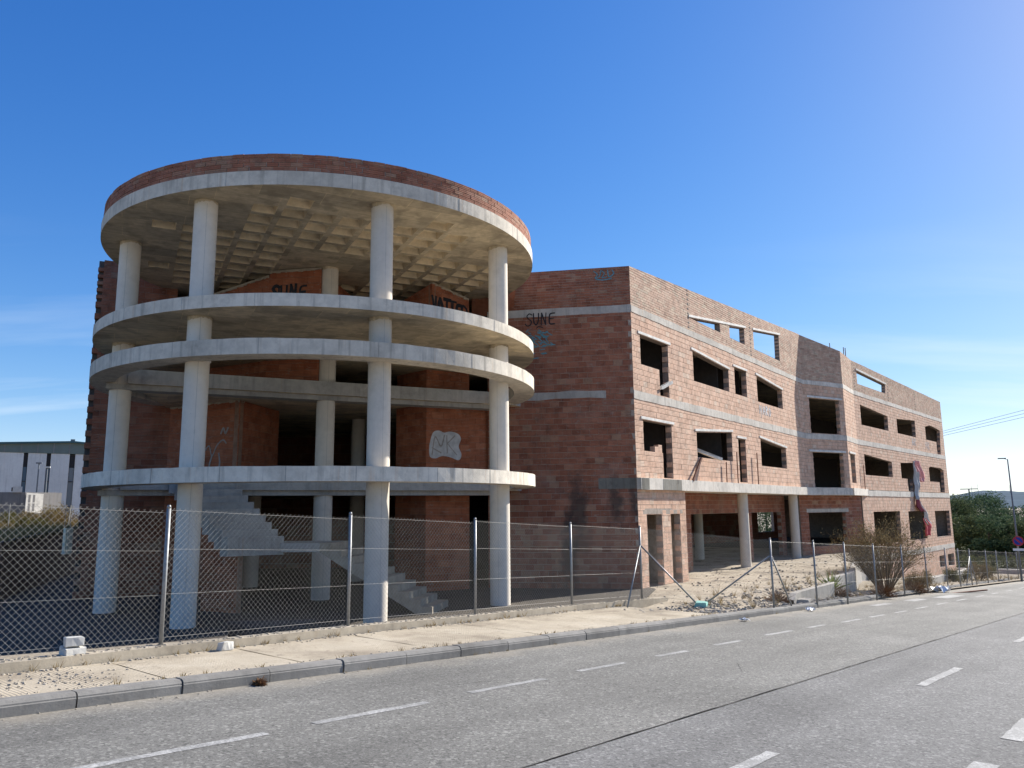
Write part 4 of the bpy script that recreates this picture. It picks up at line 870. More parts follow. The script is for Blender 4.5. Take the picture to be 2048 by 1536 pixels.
def fence_panel(parent, a, b, za, zb, h, mb, tw, pitch=0.078, r=0.0014):
    """diagonal wires of one chain link bay between plan points a and b"""
    A = Vector((a[0], a[1])); D = Vector((b[0] - a[0], b[1] - a[1])); L = D.length
    def P(t, y):
        f = t / L; bot = za + (zb - za) * f; p = A + D * f; return Vector((p.x, p.y, bot + 0.03 + y))
    H = h - 0.06; k0 = -int(H / pitch) - 1; sag = lambda t: -0.012 * math.sin(math.pi * max(0, min(1, t / L)))
    n_ = Vector((D.y, -D.x)).normalized()
    for dr in (1, -1):
        for k in range(k0, int(L / pitch) + int(H / pitch) + 2):
            t0 = k * pitch
            # line from (t0,0) rising with direction dr
            ya, yb = 0.0, H + 0.03
            ta, tb_ = t0, t0 + dr * (H + 0.03)
            lo, hi = 0.0, 1.0
            for c, d in ((ta, tb_ - ta),):
                if d > 0: lo = max(lo, (0 - c) / d); hi = min(hi, (L - c) / d)
                else: lo = max(lo, (L - c) / d); hi = min(hi, (0 - c) / d)
            if hi - lo < 0.02: continue
            p = P(ta + (tb_ - ta) * lo, yb * lo); q = P(ta + (tb_ - ta) * hi, yb * hi)
            off = Vector((n_.x, n_.y, 0)) * (0.0015 * dr)
            pv_ = None
            for kk in range(5):
                f_ = kk / 4; tt_ = ta + (tb_ - ta) * (lo + (hi - lo) * f_); yy_ = yb * (lo + (hi - lo) * f_); bl_o = 0.022 * math.sin(math.pi * tt_ / L) * math.sin(2.2 * tt_ + 3 * yy_) * math.sin(math.pi * min(1, yy_ / H))
                w_ = p.lerp(q, f_) + off + Vector((n_.x, n_.y, 0)) * bl_o + Vector((0, 0, 0.5 * bl_o))
                if pv_ is not None: mb.tube(pv_, w_, r, n=3, cap=False)
                pv_ = w_
    for y in (0.06, H * 0.36, H * 0.70, H): tw.append((P(0, y), P(L, y)))
def post(parent, p, z, h, r=0.026):
    mb = MB(); mb.tube((p[0], p[1], z - 0.1), (p[0], p[1], z + h), r, n=12); mb.tube((p[0], p[1], z + h - 0.01), (p[0], p[1], z + h + 0.03), r * 1.12, r * 0.7, n=12)
    return mb.obj('post', 'galv', parent, True)
def brace(parent, p, q):
    mb = MB(); mb.tube(p, q, 0.02, n=8); return mb.obj('brace', 'galv', parent, True)
FA = thing('chain_link_fence', 'galvanised chain link fence on the low wall in front of the colonnade', 'fence', SN(9, 10.2, -0.2))
FBk = thing('chain_link_fence', 'galvanised chain link fence standing at the kerb and running downhill to the right', 'fence', SN(28, 8.2, -1.4))
meshA = MB(); twA = []; hs = 1.74
zt = [zr(s) + 0.24 for s, n in FP]
tops = [1.62, 1.64, 1.66, 1.68, 1.73, 1.76, 1.80, 1.82]
for i, (s, n) in enumerate(FP): child(post(None, SN(s, n), zt[i], tops[i]), FA)
for i in range(len(FP) - 1): fence_panel(FA, SN(*FP[i]), SN(*FP[i + 1]), zt[i], zt[i + 1], (tops[i] + tops[i + 1]) / 2 - 0.03, meshA, twA)
o = meshA.obj('wire_mesh', 'wire', None, kind='stuff'); child(o, FA)
FP2 = [(17.48, 10.86), (19.3, 8.16), (22.2, 8.14), (24.6, 8.1), (27.5, 8.12), (30.9, 8.16), (34.4, 8.22), (38.0, 8.28), (40.7, 8.34), (43.3, 8.38), (47.6, 8.46), (50.8, 8.52), (54.2, 8.58), (58.2, 8.66), (62.5, 8.75), (67, 8.8)]
z2 = [zr(17.48) + 0.24] + [zr(s) + 0.0 for s, n in FP2[1:]]; t2 = [1.82] + [1.82 - 0.008 * i for i in range(len(FP2) - 1)]
for i, (s, n) in enumerate(FP2):
    if i: child(post(None, SN(s, n), z2[i], t2[i]), FBk)
meshB = MB(); twB = []
for i in range(len(FP2) - 1):
    fence_panel(FBk, SN(*FP2[i]), SN(*FP2[i + 1]), z2[i], z2[i + 1], (t2[i] + t2[i + 1]) / 2 - 0.03, meshB, twB, pitch=0.078 if i < 4 else 0.11, r=0.0010)
o = meshB.obj('wire_mesh', 'wire', None, kind='stuff'); child(o, FBk)
for par_, tw in ((FA, twA), (FBk, twB)):
    for p, q in tw:
        mb = MB(); mb.tube(p, q, 0.0016, n=4); child(mb.obj('tension_wire', 'wire'), par_)
def v3(s, n, z): return SN(s, n, z)
zz = zr(17.48) + 0.24
for q in (v3(16.0, 10.35, zr(16) + 0.14), v3(18.05, 9.6, zr(18.0) + 0.16)): child(brace(None, (SN(17.48, 10.86)[0], SN(17.48, 10.86)[1], zz + 1.35), q), FA)
pz = z2[1]; c_ = SN(19.3, 8.16)
for q in (v3(18.4, 9.6, zr(18.4) + 0.15), v3(20.45, 8.12, zr(20.4) + 0.0)): child(brace(None, (c_[0], c_[1], pz + 1.42), q), FBk)
c_ = SN(43.3, 8.38); pz = zr(43.3)
for s in (42.0, 44.4): child(brace(None, (c_[0], c_[1], pz + 1.45), SN(s, 8.38, zr(s))), FBk)

# ================================================================== loose things
def rock_mesh(r, seed, sub=1):
    rd = random.Random(seed); bm = bmesh.new(); bmesh.ops.create_icosphere(bm, subdivisions=sub, radius=r)
    for v in bm.verts: v.co *= rd.uniform(0.7, 1.25); v.co.z *= 0.65
    me = bpy.data.meshes.new('stone'); bm.to_mesh(me); bm.free(); return me
def block(name, label, cat, loc, sx, sy, sz, rz, m, group=None, tilt=None, chip=0.02):
    bm = bmesh.new(); bmesh.ops.create_cube(bm, size=1.0)
    for v in bm.verts: v.co.x *= sx; v.co.y *= sy; v.co.z *= sz; v.co += Vector((random.uniform(-chip, chip), random.uniform(-chip, chip), random.uniform(-chip, chip)))
    bmesh.ops.bevel(bm, geom=bm.edges[:], offset=min(sx, sy, sz) * 0.07, segments=2, affect='EDGES')
    bmesh.ops.subdivide_edges(bm, edges=[e for e in bm.edges if e.calc_length() > 0.1], cuts=2, use_grid_fill=True)
    for v in bm.verts: v.co += Vector((random.uniform(-1, 1), random.uniform(-1, 1), random.uniform(-1, 1))) * 0.003
    me = bpy.data.meshes.new(name); bm.to_mesh(me); bm.free(); me.materials.append(M[m]); o = bpy.data.objects.new(name, me); COL.objects.link(o)
    o.location = (loc[0], loc[1], loc[2] + sz / 2); o.rotation_euler = (0 if tilt is None else tilt, 0, rz); o['label'] = label; o['category'] = cat
    if group: o['group'] = group
    return o
wz = zr(1.8) + 0.24; bp = (-4.98, 9.02)
s_, n_ = sn_of(*bp); n_ = wall_n(s_) - 0.02; p = SN(s_, n_); wz = zr(s_) + 0.24
block('concrete_block', 'lower white block on the low wall with another block on it', 'block', (p[0], p[1], wz - 0.002), 0.24, 0.17, 0.09, KROT + 0.1, 'white_block')
block('concrete_block', 'white block stacked on another one on the low wall, far left', 'block', (p[0] - 0.01, p[1], wz + 0.087), 0.19, 0.14, 0.10, KROT - 0.12, 'white_block', chip=0.008)
s_, n_ = sn_of(-3.51, 10.14); n_ = wall_n(s_) - 0.26; p = SN(s_, n_)
block('concrete_block', 'small white block on the sidewalk against the low wall', 'block', (p[0], p[1], zr(s_) + 0.125), 0.19, 0.12, 0.11, KROT + 0.25, 'white_block')
M['green_foot'] = mat_simple('green_painted_concrete', (0.26, 0.50, 0.43), 0.8, 0.3, var=0.2)
p = SN(18.1, 9.55); block('fence_footing', 'mint green footing at the foot of a fence brace', 'footing', (p[0], p[1], zr(18.1) + 0.08), 0.34, 0.26, 0.16, KROT + 0.3, 'green_foot', chip=0.05)
p = SN(22.3, 8.65); block('concrete_slab', 'thin broken concrete slab lying by the kerb', 'slab', (p[0], p[1], zr(22.3) + 0.11), 0.75, 0.55, 0.10, KROT + 0.2, 'grey')
p = SN(26.2, 9.1); block('concrete_slab', 'cracked grey slab lying below the yellow green plant', 'slab', (p[0], p[1], zr(26.2) + 0.12), 0.9, 0.4, 0.12, KROT - 0.3, 'grey')
# rubble: uncountable stones
rb = MB(); base_r = [rock_mesh(1.0, i, 1) for i in range(4)]
rdat = [([v.co.copy() for v in me.vertices], [tuple(p.vertices) for p in me.polygons]) for me in base_r]
def stone(p, r):
    vs_, fs_ = rdat[random.randrange(4)]; q = Matrix.Rotation(random.random() * 6.3, 3, 'Z'); k = Vector((r, r * random.uniform(.6, 1), r)); rb.add([(q @ Vector((v.x * k.x, v.y * k.y, v.z * k.z))) + Vector(p) for v in vs_], fs_, random.random())
for i in range(420):
    s = random.uniform(0, 16.5); n = wall_n(s) - 0.17 - abs(random.gauss(0, 0.07)); stone(SN(s, n, zr(s) + 0.135), random.uniform(0.007, 0.026))
for i in range(160): s = random.gauss(3.0, 0.35); n = random.gauss(8.75, 0.22); stone(SN(s, max(8.2, n), zr(s) + 0.134), random.uniform(0.006, 0.022))
for i in range(200): s = random.uniform(1, 14); stone(SN(s, kerb_n(s) + 0.24 + abs(random.gauss(0, .05)), zr(s) + 0.134), random.uniform(0.005, 0.014))
for i in range(170): s = random.uniform(-1, 24); stone(SN(s, kerb_n(s) - abs(random.gauss(0, .05)) - .01, zr(s) + 0.004), random.uniform(0.004, 0.015))
for i in range(950):
    s = 16.6 + random.random() ** 1.3 * 10; n = random.uniform(8.3, 10.2); s = s - 1.6 * (random.random() if n > 9 else 0); z = (lot_z(s, n) if s > 16 and n > lot_n(s) else zr(s) + 0.12); stone(SN(s, n, z), random.choice([0.015, 0.02, 0.03, 0.04, 0.055]) * random.uniform(.7, 1.3))
for i in range(900): s = random.uniform(17, 40); n = random.uniform(lot_n(s) + .3, lot_n(s) + 7); stone(SN(s, n, lot_z(s, n)), random.choice([.015, .02, .03, .05]) * random.uniform(.7, 1.3))
for i in range(300): s = random.uniform(22, 31); n = random.uniform(8.3, 9.3); stone(SN(s, n, zr(s) + 0.12), random.uniform(0.02, 0.09))
rbo = rb.obj('rubble', 'stone'); rbo['kind'] = 'stuff'; rbo['label'] = 'loose stones and rubble along the kerb and lot'; rbo['category'] = 'rubble'
# dry weeds in the joints along the wall, kerb and fence
wd_ = MB()
def tuft(p, k, L):
    for i in range(k):
        a = random.random() * 6.3; r = random.uniform(.2, .7) * L; b = Vector(p) + Vector((random.gauss(0, .02), random.gauss(0, .02), 0)); wd_.add([b + Vector((-.004, 0, 0)), b + Vector((.004, 0, 0)), b + Vector((math.cos(a) * r, math.sin(a) * r, L * random.uniform(.4, 1)))], [(0, 1, 2)], random.random())
for i in range(70): s = random.uniform(-2, 17); tuft(SN(s, wall_n(s) - .15, zr(s) + .13), 10, random.uniform(.04, .14))
for i in range(40): s = random.uniform(-1, 20); tuft(SN(s, kerb_n(s) + .215, zr(s) + .13), 8, random.uniform(.03, .10))
for i in range(14): s = random.uniform(1, 22); tuft(SN(s, kerb_n(s) - .01, zr(s)), 8, random.uniform(.03, .09))
for i in range(260): s = random.uniform(18, 60); n = random.uniform(8.5, 10.5); tuft(SN(s, n, (lot_z(s, n) if n > lot_n(s) and s < 46 else zr(s) + .09)), 14, random.uniform(.1, .4))
WEEDS = wd_
# litter
def crumple(name, label, loc, size, m, seed):
    rd = random.Random(seed); bm = bmesh.new(); bmesh.ops.create_grid(bm, x_segments=7, y_segments=6, size=0.5)
    for v in bm.verts: v.co = Vector((v.co.x * size[0] * rd.uniform(.85, 1.1), v.co.y * size[1] * rd.uniform(.85, 1.1), rd.uniform(0, size[2])))
    r_ = bmesh.ops.solidify(bm, geom=bm.faces[:], thickness=0.004)
    me = bpy.data.meshes.new(name); bm.to_mesh(me); bm.free(); me.materials.append(M[m]); o = bpy.data.objects.new(name, me); COL.objects.link(o); o.location = loc; o.rotation_euler = (0, 0, rd.uniform(0, 3)); o['label'] = label; o['category'] = 'litter'; return o
M['plastic'] = mat_simple('white_plastic', (0.72, 0.72, 0.72), 0.4, 0.5, var=0.06)
crumple('plastic_sheet', 'crumpled white plastic sheet at the kerb beyond the big shrub', SN(35.6, 8.0, zr(35.6) + 0.01), (0.9, 0.5, 0.28), 'plastic', 3)
crumple('plastic_bag', 'small torn white bag on the asphalt beside the kerb', SN(20.9, 7.85, zr(20.9) + 0.01), (0.3, 0.2, 0.1), 'plastic', 5)
crumple('paper_scrap', 'pale scrap of paper in the gutter near a fence post', SN(16.6, 7.7, zr(16.6) + 0.01), (0.22, 0.14, 0.07), 'plastic', 8)
p = SN(36.8, 7.3, zr(36.8) + 0.03); mb = MB(); mb.box(p, 2.6, 0.09, 0.05, KROT - 0.35); o = mb.obj('wood_plank', 'rust'); o['label'] = 'dark plank lying on the road near the kerb'; o['category'] = 'plank'
# fallen lintel profiles in the windows
def gutter(label, a, b, m='lintel'):
    mb = MB(); a = Vector(a); b = Vector(b); d = (b - a).normalized(); up = Vector((0, 0, 1)); sd_ = d.cross(up).normalized() * 0.06; u = sd_.cross(d).normalized() * 0.05
    prof_ = [-sd_ + u, -sd_ - u, sd_ - u, sd_ + u]; vs = [tuple(a + q) for q in prof_] + [tuple(b + q) for q in prof_]
    mb.add(vs, [(0, 1, 5, 4), (1, 2, 6, 5), (2, 3, 7, 6)]); th = [tuple(Vector(v) * 1.0 + u * -0.15) for v in vs]; mb.add(th, [(4, 5, 1, 0), (5, 6, 2, 1), (6, 7, 3, 2)])
    o = mb.obj('metal_profile', m); o['label'] = label; o['category'] = 'metal profile'; return o
gutter('pale channel profile jutting out of the first wide window', pF1.w(4.95, 3.72, -0.1), pF1.w(6.0, 3.38, 0.45))
gutter('pale channel leaning in the upper balcony door', pF1.w(1.95, 5.62, 0.02), pF1.w(2.7, 5.92, 0.08))
mb = MB()
for i, (t, z, hh) in enumerate(((1.55, 3.43, 0.19), (1.82, 3.43, 0.26))): extr(mb, pF1, [(t - .13, z), (t + .13, z), (t + .13, z + hh), (t - .13, z + hh)], -0.2, -0.02 - 0.002 * i, 0.6, back=True)
o = mb.obj('loose_bricks', 'brick_pink'); o['label'] = 'two loose bricks left on the first floor window sill'; o['category'] = 'bricks'
# lit channel at the end of the left wing
M['cream'] = mat_simple('cream_board', (0.75, 0.66, 0.46), 0.7, 0.3, var=0.08)
mb = MB(); c = Vector((-13.52, 23.70)); mb.box((c.x - .07, c.y, 0.83), 0.15, 0.03, 0.74, R_(-35)); mb.box((c.x + .075, c.y + .02, 0.83), 0.03, 0.16, 0.74, R_(-35)); mb.box((c.x, c.y, 0.445), 0.26, 0.16, 0.04, R_(-35))
o = mb.obj('shutter_box', 'cream'); o['label'] = 'upright cream metal box catching the sun beside the left wall'; o['category'] = 'box'
mb = MB()
for x in (-.1, .07): mb.tube((c.x + x, c.y, 1.2), (c.x + x, c.y, 1.9), 0.008, n=5)
mb.obj('hanger_wires', 'wire', o)
o['label'] = 'upright cream metal box hanging on two wires beside the left wall'

# torn banner hanging from the far facade
M['banner_grey'] = mat_simple('banner_grey', (0.42, 0.41, 0.40), 0.8, var=0.1); M['banner_red'] = mat_simple('banner_red', (0.50, 0.07, 0.08), 0.8, var=0.15); M['banner_wine'] = mat_simple('banner_wine', (0.22, 0.05, 0.08), 0.8, var=0.15); M['banner_pink'] = mat_simple('banner_pink', (0.62, 0.28, 0.28), 0.8, var=0.25, scale=14)
BNR = thing('torn_banner', 'torn red and grey banner hanging from a far first floor window', 'banner', pF4.w(11.3, 4.4, 0.1))
def cloth(name, outline_rows, m, amp=0.09):
    """outline_rows: list of (z, t_left, t_right)"""
    vs = []; fs = []; k = 9; rows = []
    for (z0, a0, b0_), (z1, a1, b1_) in zip(outline_rows, outline_rows[1:]):
        for i in range(5): f = i / 5; rows.append((z0 + (z1 - z0) * f, a0 + (a1 - a0) * f, b0_ + (b1_ - b0_) * f))
    rows.append(outline_rows[-1])
    for j, (z, a, b) in enumerate(rows):
        for i in range(k):
            f = i / (k - 1); t = a + (b - a) * f + random.uniform(-.02, .02); vs.append(pF4.w(t, z + random.uniform(-.02, .02), 0.16 + amp * math.sin(f * 9 + z * 1.5) + 0.03 * math.sin(z * 7)))
    for j in range(len(rows) - 1):
        for i in range(k - 1): fs.append((j * k + i, j * k + i + 1, (j + 1) * k + i + 1, (j + 1) * k + i))
    o = new_obj(name, vs, fs, m, None, True); md = o.modifiers.new('thick', 'SOLIDIFY'); md.thickness = 0.006; return child(o, BNR)
cloth('banner_strip', [(4.52, 10.6, 11.2), (3.6, 10.75, 11.6), (2.7, 10.75, 11.55), (2.0, 10.5, 11.4)], 'banner_grey')
cloth('banner_top', [(4.58, 10.75, 12.0), (4.0, 11.1, 12.5), (3.5, 11.5, 12.9), (3.2, 11.9, 12.7)], 'banner_pink', 0.12)
cloth('banner_fold', [(2.0, 10.5, 11.3), (1.5, 10.6, 12.1), (1.2, 11.2, 12.9)], 'banner_wine')
cloth('banner_panel', [(1.9, 11.2, 11.4), (1.25, 11.9, 12.9), (0.75, 12.0, 13.5), (0.35, 12.6, 13.9)], 'banner_grey', 0.06)
cloth('banner_hem', [(0.8, 11.7, 12.4), (0.3, 12.0, 13.8), (-0.4, 12.3, 13.3)], 'banner_red', 0.06)

# ================================================================== vegetation
def mat_leaf(name, a, b, trans=0.25):
    n = NT(name); at = n.t.nodes.new('ShaderNodeAttribute'); at.attribute_name = 'tint'
    c = n.ramp(at.outputs['Fac'], [(0.0, a), (1.0, b)]); n.lk(c, n.b.inputs['Base Color']); n.b.inputs['Roughness'].default_value = 0.9; n.b.inputs['Specular IOR Level'].default_value = 0.05
    tr_ = n.t.nodes.new('ShaderNodeBsdfTranslucent'); n.lk(c, tr_.inputs[0]); mx_ = n.t.nodes.new('ShaderNodeMixShader'); mx_.inputs[0].default_value = trans; n.t.links.new(n.b.outputs[0], mx_.inputs[1]); n.t.links.new(tr_.outputs[0], mx_.inputs[2]); n.t.links.new(mx_.outputs[0], n.out.inputs[0]); return n.m
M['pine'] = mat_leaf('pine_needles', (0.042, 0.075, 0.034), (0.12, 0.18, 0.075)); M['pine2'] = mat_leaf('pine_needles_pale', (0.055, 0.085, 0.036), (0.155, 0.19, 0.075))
M['hedge'] = mat_leaf('hedge_leaves', (0.06, 0.085, 0.025), (0.14, 0.16, 0.05)); M['drytwig'] = mat_leaf('dry_twigs', (0.15, 0.105, 0.06), (0.36, 0.265, 0.15)); M['drytuft'] = mat_leaf('dry_tufts', (0.17, 0.12, 0.05), (0.34, 0.25, 0.11)); M['olive'] = mat_leaf('olive_leaves', (0.10, 0.10, 0.035), (0.22, 0.19, 0.07))
M['bark'] = mat_simple('bark', (0.10, 0.075, 0.055), 0.95, var=0.3); M['palmleaf'] = mat_leaf('yucca_leaves', (0.12, 0.16, 0.05), (0.26, 0.29, 0.10)); M['tumble'] = mat_leaf('tumbleweed', (0.16, 0.085, 0.04), (0.32, 0.18, 0.09))
o = WEEDS.obj('weeds', 'drytuft'); o['kind'] = 'stuff'; o['label'] = 'dry weeds in the joints along wall, kerb and verge'; o['category'] = 'weeds'
def leaf_cloud(mb, centre, rad, count, size, lo=0.0):
    c = Vector(centre)
    for i in range(count):
        d = Vector((random.gauss(0, 1), random.gauss(0, 1), random.gauss(0, 1))).normalized(); r = random.random() ** 0.45
        p = c + Vector((d.x * rad[0], d.y * rad[1], d.z * rad[2])) * r; a = Vector((random.gauss(0, 1), random.gauss(0, 1), random.gauss(0, 1))).normalized(); b = a.orthogonal().normalized(); sz = size * random.uniform(.6, 1.4)
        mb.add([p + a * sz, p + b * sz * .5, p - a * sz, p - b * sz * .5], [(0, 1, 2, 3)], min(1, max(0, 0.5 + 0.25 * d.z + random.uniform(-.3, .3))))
def pine(label, x, y, z, h, rx, m, seed):
    random.seed(seed); T = thing('pine_tree', label, 'tree', (x, y, z), 'pine trees beyond the building')
    tb_ = MB(); tb_.tube((x, y, z - .3), (x + random.uniform(-.3, .3), y, z + h * .8), 0.18, 0.05, 7); tips = []
    for i in range(9):
        zz_ = z + h * random.uniform(.25, .85); a = random.random() * 6.3; L = rx * random.uniform(.4, .85); e = (x + L * math.cos(a), y + L * math.sin(a), zz_ + random.uniform(.1, .8)); tb_.tube((x, y, zz_ - .3), e, 0.06, 0.02, 5); tips.append(e)
    child(tb_.obj('trunk', 'bark'), T); cr = MB()
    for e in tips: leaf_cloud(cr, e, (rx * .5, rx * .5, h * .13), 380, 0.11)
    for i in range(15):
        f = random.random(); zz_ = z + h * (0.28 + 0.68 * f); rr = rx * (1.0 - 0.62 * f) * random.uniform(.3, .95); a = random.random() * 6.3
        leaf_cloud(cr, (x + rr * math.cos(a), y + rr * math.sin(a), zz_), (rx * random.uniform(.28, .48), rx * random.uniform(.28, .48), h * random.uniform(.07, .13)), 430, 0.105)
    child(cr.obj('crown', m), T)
pines = [(29.6, 92, 7.0, 3.2), (30.9, 104, 7.3, 3.6), (31.8, 96, 6.6, 3.2), (32.9, 101, 6.3, 3.4), (34.2, 98, 6.3, 3.4), (28.2, 108, 7.0, 3.6), (30.2, 84, 5.0, 2.3), (31.3, 82, 4.6, 2.2), (32.3, 83, 4.8, 2.3), (33.5, 82, 4.6, 2.3), (26.6, 100, 9.0, 4.0), (24.6, 98, 9.0, 4.0), (22.4, 96, 8.5, 4.0), (20.2, 94, 8.6, 4.0), (18.0, 90, 8.6, 4.0), (36.0, 99, 9, 4)]
plab = ['tall pine directly right of the brick building', 'tallest dark pine behind the second row', 'broad pine in the middle of the grove', 'pine near the hill, right of the middle one', 'pine at the right edge of the picture', 'pine half hidden behind the building corner', 'low front pine next to the building corner', 'low front pine, second from the building', 'low front pine just left of the street lamp', 'low front pine right of the street lamp'] + ['pine seen through the recessed opening nearest the far bay', 'pine seen through the bay window opening', 'pine behind the wide ground floor opening', 'pine behind the small rear window', 'pine hidden behind the wing'] + ['pine beyond the right edge']
for i, (b, d, h, rx) in enumerate(pines): pine(plab[i], d * math.sin(R_(b)), d * math.cos(R_(b)), -4.5, h, rx, 'pine' if i % 3 else 'pine2', 100 + i)
random.seed(31)
hm = MB()
for i in range(26): t = i / 25; x, y = 36.0 + 9 * t, 66.0 - 4.5 * t; leaf_cloud(hm, (x, y, -2.95), (0.7, 0.6, 0.55), 170, 0.09)
hd = hm.obj('hedge', 'hedge'); hd['label'] = 'clipped yellow green hedge in front of the pines'; hd['category'] = 'hedge'
grid_mesh('park_ground', lerp_steps((72, 140, 14)), lerp_steps((5, 60, 20)), lambda s, n: -3.78 + 0.0 * s, 'green_bank', kind='structure')
pm_ = MB()
for (x0, y0, x1, y1, z0, z1) in ((34.5, 63.2, 48, 56.5, -3.75, -3.35),): pm_.prism([(x0, y0), (x1, y1), (x1 + .3, y1 + .5), (x0 + .3, y0 + .5)], z0, z1)
o = pm_.obj('garden_wall', 'grey'); o['label'] = 'low pale wall below the hedge at the far right'; o['category'] = 'wall'
pm_ = MB(); q0, q1 = SN(37.5, 9.6), SN(56, 10.6); pm_.prism([(q0[0], q0[1]), (q1[0], q1[1]), (q1[0] - .2, q1[1] + .2), (q0[0] - .2, q0[1] + .2)], -3.4, lambda p: -1.75 if p[1] < 44 else -2.25); o = pm_.obj('concrete_wall', 'grey'); o['label'] = 'low weathered concrete wall behind the kerb fence, right of the shrub'; o['category'] = 'wall'
# the big dry shrub
def shrub(label, x, y, z, h, spread, seed, n=26, mat_t='drytuft', twigs='drytwig', tuft=60, lean=0.0):
    random.seed(seed); T = thing('dry_shrub', label, 'shrub', (x, y, z)); st_ = MB(); lf = MB()
    def grow(p, d, L, r, lev):
        q = p + d * L; st_.tube(p, q, r, r * .6, 5 if lev == 0 else 3, False, random.random())
        if lev >= 3: leaf_cloud(lf, q, (0.14, 0.14, 0.18), int(tuft * 0.10), 0.028); return
        for i in range(3 if lev < 2 else 4):
            e = (d + Vector((random.gauss(0, .42), random.gauss(0, .42), random.gauss(0.12, .3)))).normalized(); f = random.uniform(.35, 1.0); grow(p + d * L * f, e, L * random.uniform(.5, .8), r * .55, lev + 1)
    for i in range(n):
        a = random.random() * 6.3; sp = random.random() ** .6 * spread; d = Vector((math.cos(a) * sp + lean, math.sin(a) * sp, 1.0)).normalized(); grow(Vector((x + math.cos(a) * .15, y + math.sin(a) * .15, z - .1)), d, h * random.uniform(.30, .48), 0.022, 0)
    child(st_.obj('branches', twigs), T); child(lf.obj('foliage', mat_t, None, kind='stuff'), T); return T
p = SN(32.6, 9.3); shrub('big dry brown shrub behind the fence in front of the far facade', p[0], p[1], zr(32.6) + 0.1, 3.3, 0.75, 41, 46)
for i, (s, n, h, sp, lb) in enumerate([(37.5, 9.3, 0.9, 1.0, 'low dry bush under the end of the building'), (46.5, 9.6, 1.0, 1.1, 'brown bush behind the kerb fence near the concrete wall'), (52, 9.8, 1.2, 1.1, 'brown bush farther down the verge'), (58, 10, 1.3, 1.1, 'last brown bush before the picture edge'), (43.0, 12.5, 1.0, 1.2, 'greyish bush at the far corner of the building')]):
    p = SN(s, n); shrub(lb, p[0], p[1], zr(s) + 0.05, h, sp, 60 + i, 12, 'olive' if i % 2 else 'drytuft', tuft=110)
def tumble(label, p, r, seed):
    random.seed(seed); mb = MB()
    for i in range(420):
        d = Vector((random.gauss(0, 1), random.gauss(0, 1), abs(random.gauss(0, .8)))).normalized(); a = Vector(p) + d * r * random.uniform(.2, .7); b = a + (d + Vector((random.gauss(0, .6), random.gauss(0, .6), random.gauss(0, .5)))) * r * .4; b.z = max(b.z, p[2]); mb.tube(a, b, 0.006, 0.003, 3, False, random.random())
    o = mb.obj('tumbleweed', 'tumble'); o['label'] = label; o['category'] = 'dead plant'
tumble('round rusty tumbleweed caught at the kerb left of the shrub', SN(28.6, 8.25, zr(28.6) + .08), 0.45, 5); tumble('flat rusty tumbleweed at the kerb right of the shrub', SN(33.0, 8.35, zr(33) + .05), 0.5, 6); tumble('tiny dry weed in the gutter', SN(4.8, 7.86, zr(4.8)), 0.07, 7); tumble('dry weed tuft at the foot of the second fence brace', SN(21.3, 8.9, zr(21.3) + .1), 0.35, 9)
tumble('dry tuft below the yucca', SN(25.9, 8.8, zr(25.9) + .1), 0.4, 12)
random.seed(77); mb = MB(); yp = Vector(SN(26.0, 9.05, -1.1))
for i in range(34):
    a = random.random() * 6.3; el = random.uniform(.35, 1.35); L = random.uniform(.5, .85); d = Vector((math.cos(a) * math.cos(el), math.sin(a) * math.cos(el), math.sin(el))); sd_ = d.cross(Vector((0, 0, 1))).normalized() * .03; m_ = yp + d * L * .5; e = yp + d * L + Vector((0, 0, -0.12 * L)); mb.add([yp - sd_ * .6, yp + sd_ * .6, m_ + sd_, e, m_ - sd_], [(0, 1, 2, 3, 4)], random.random())
o = mb.obj('yucca_plant', 'palmleaf'); o['label'] = 'spiky yellow green plant growing at the lot edge'; o['category'] = 'plant'

# ================================================================== distance, right side
random.seed(5)
def hill(name, b0_, b1_, d, prof, m):
    vs = []; fs = []; k = len(prof)
    for j in range(6):
        for i in range(k):
            b = R_(b0_ + (b1_ - b0_) * i / (k - 1)); dd_ = d * (1 + 0.05 * j); z = -6 + (prof[i] + 6) * (j / 5) ** 0.7; vs.append((dd_ * math.sin(b), dd_ * math.cos(b), z))
    for j in range(5):
        for i in range(k - 1): fs.append((j * k + i, j * k + i + 1, (j + 1) * k + i + 1, (j + 1) * k + i))
    return new_obj(name, vs, fs, m, None, True, None, kind='structure')
M['far_hill'] = mat_simple('far_hill', (0.12, 0.15, 0.17), 1.0, 0.0, var=0.2, scale=0.01)
pf = [0, 4, 9, 14, 21, 26, 29, 31, 33, 36, 37, 38, 36, 37, 35, 33, 34, 31, 28, 33, 40, 44, 47, 46, 48, 50, 49, 47, 44, 46, 40, 36, 30, 20, 10]
hill('far_hill', 27.5, 40, 1700, [x * 0.93 + random.uniform(-1, 1) for x in pf], 'far_hill')
for b, h, lb in ((30.55, 10.5, 'thin mast on the hill crest, left one'), (30.9, 12, 'thin mast on the hill crest, next to the left one'), (32.6, 8, 'short mast on the hill crest near the lamp')):
    mb = MB(); x, y = 1700 * 1.2 * math.sin(R_(b)), 1700 * 1.2 * math.cos(R_(b)); mb.tube((x, y, 20), (x, y, 36 + h), 0.7, 0.3, 5); o = mb.obj('radio_mast', 'grey'); o['label'] = lb; o['category'] = 'mast'
M['lamp_grey'] = mat_simple('lamp_grey_paint', (0.16, 0.17, 0.18), 0.5, 0.4, var=0.05)
LP = thing('street_lamp', 'tall grey street lamp at the right picture edge', 'street lamp', (30.25, 47.15, -3.75))
mb = MB(); mb.tube((30.25, 47.15, -3.75), (30.22, 47.15, 4.35), 0.07, 0.035, 10); child(mb.obj('pole', 'lamp_grey', None, True), LP)
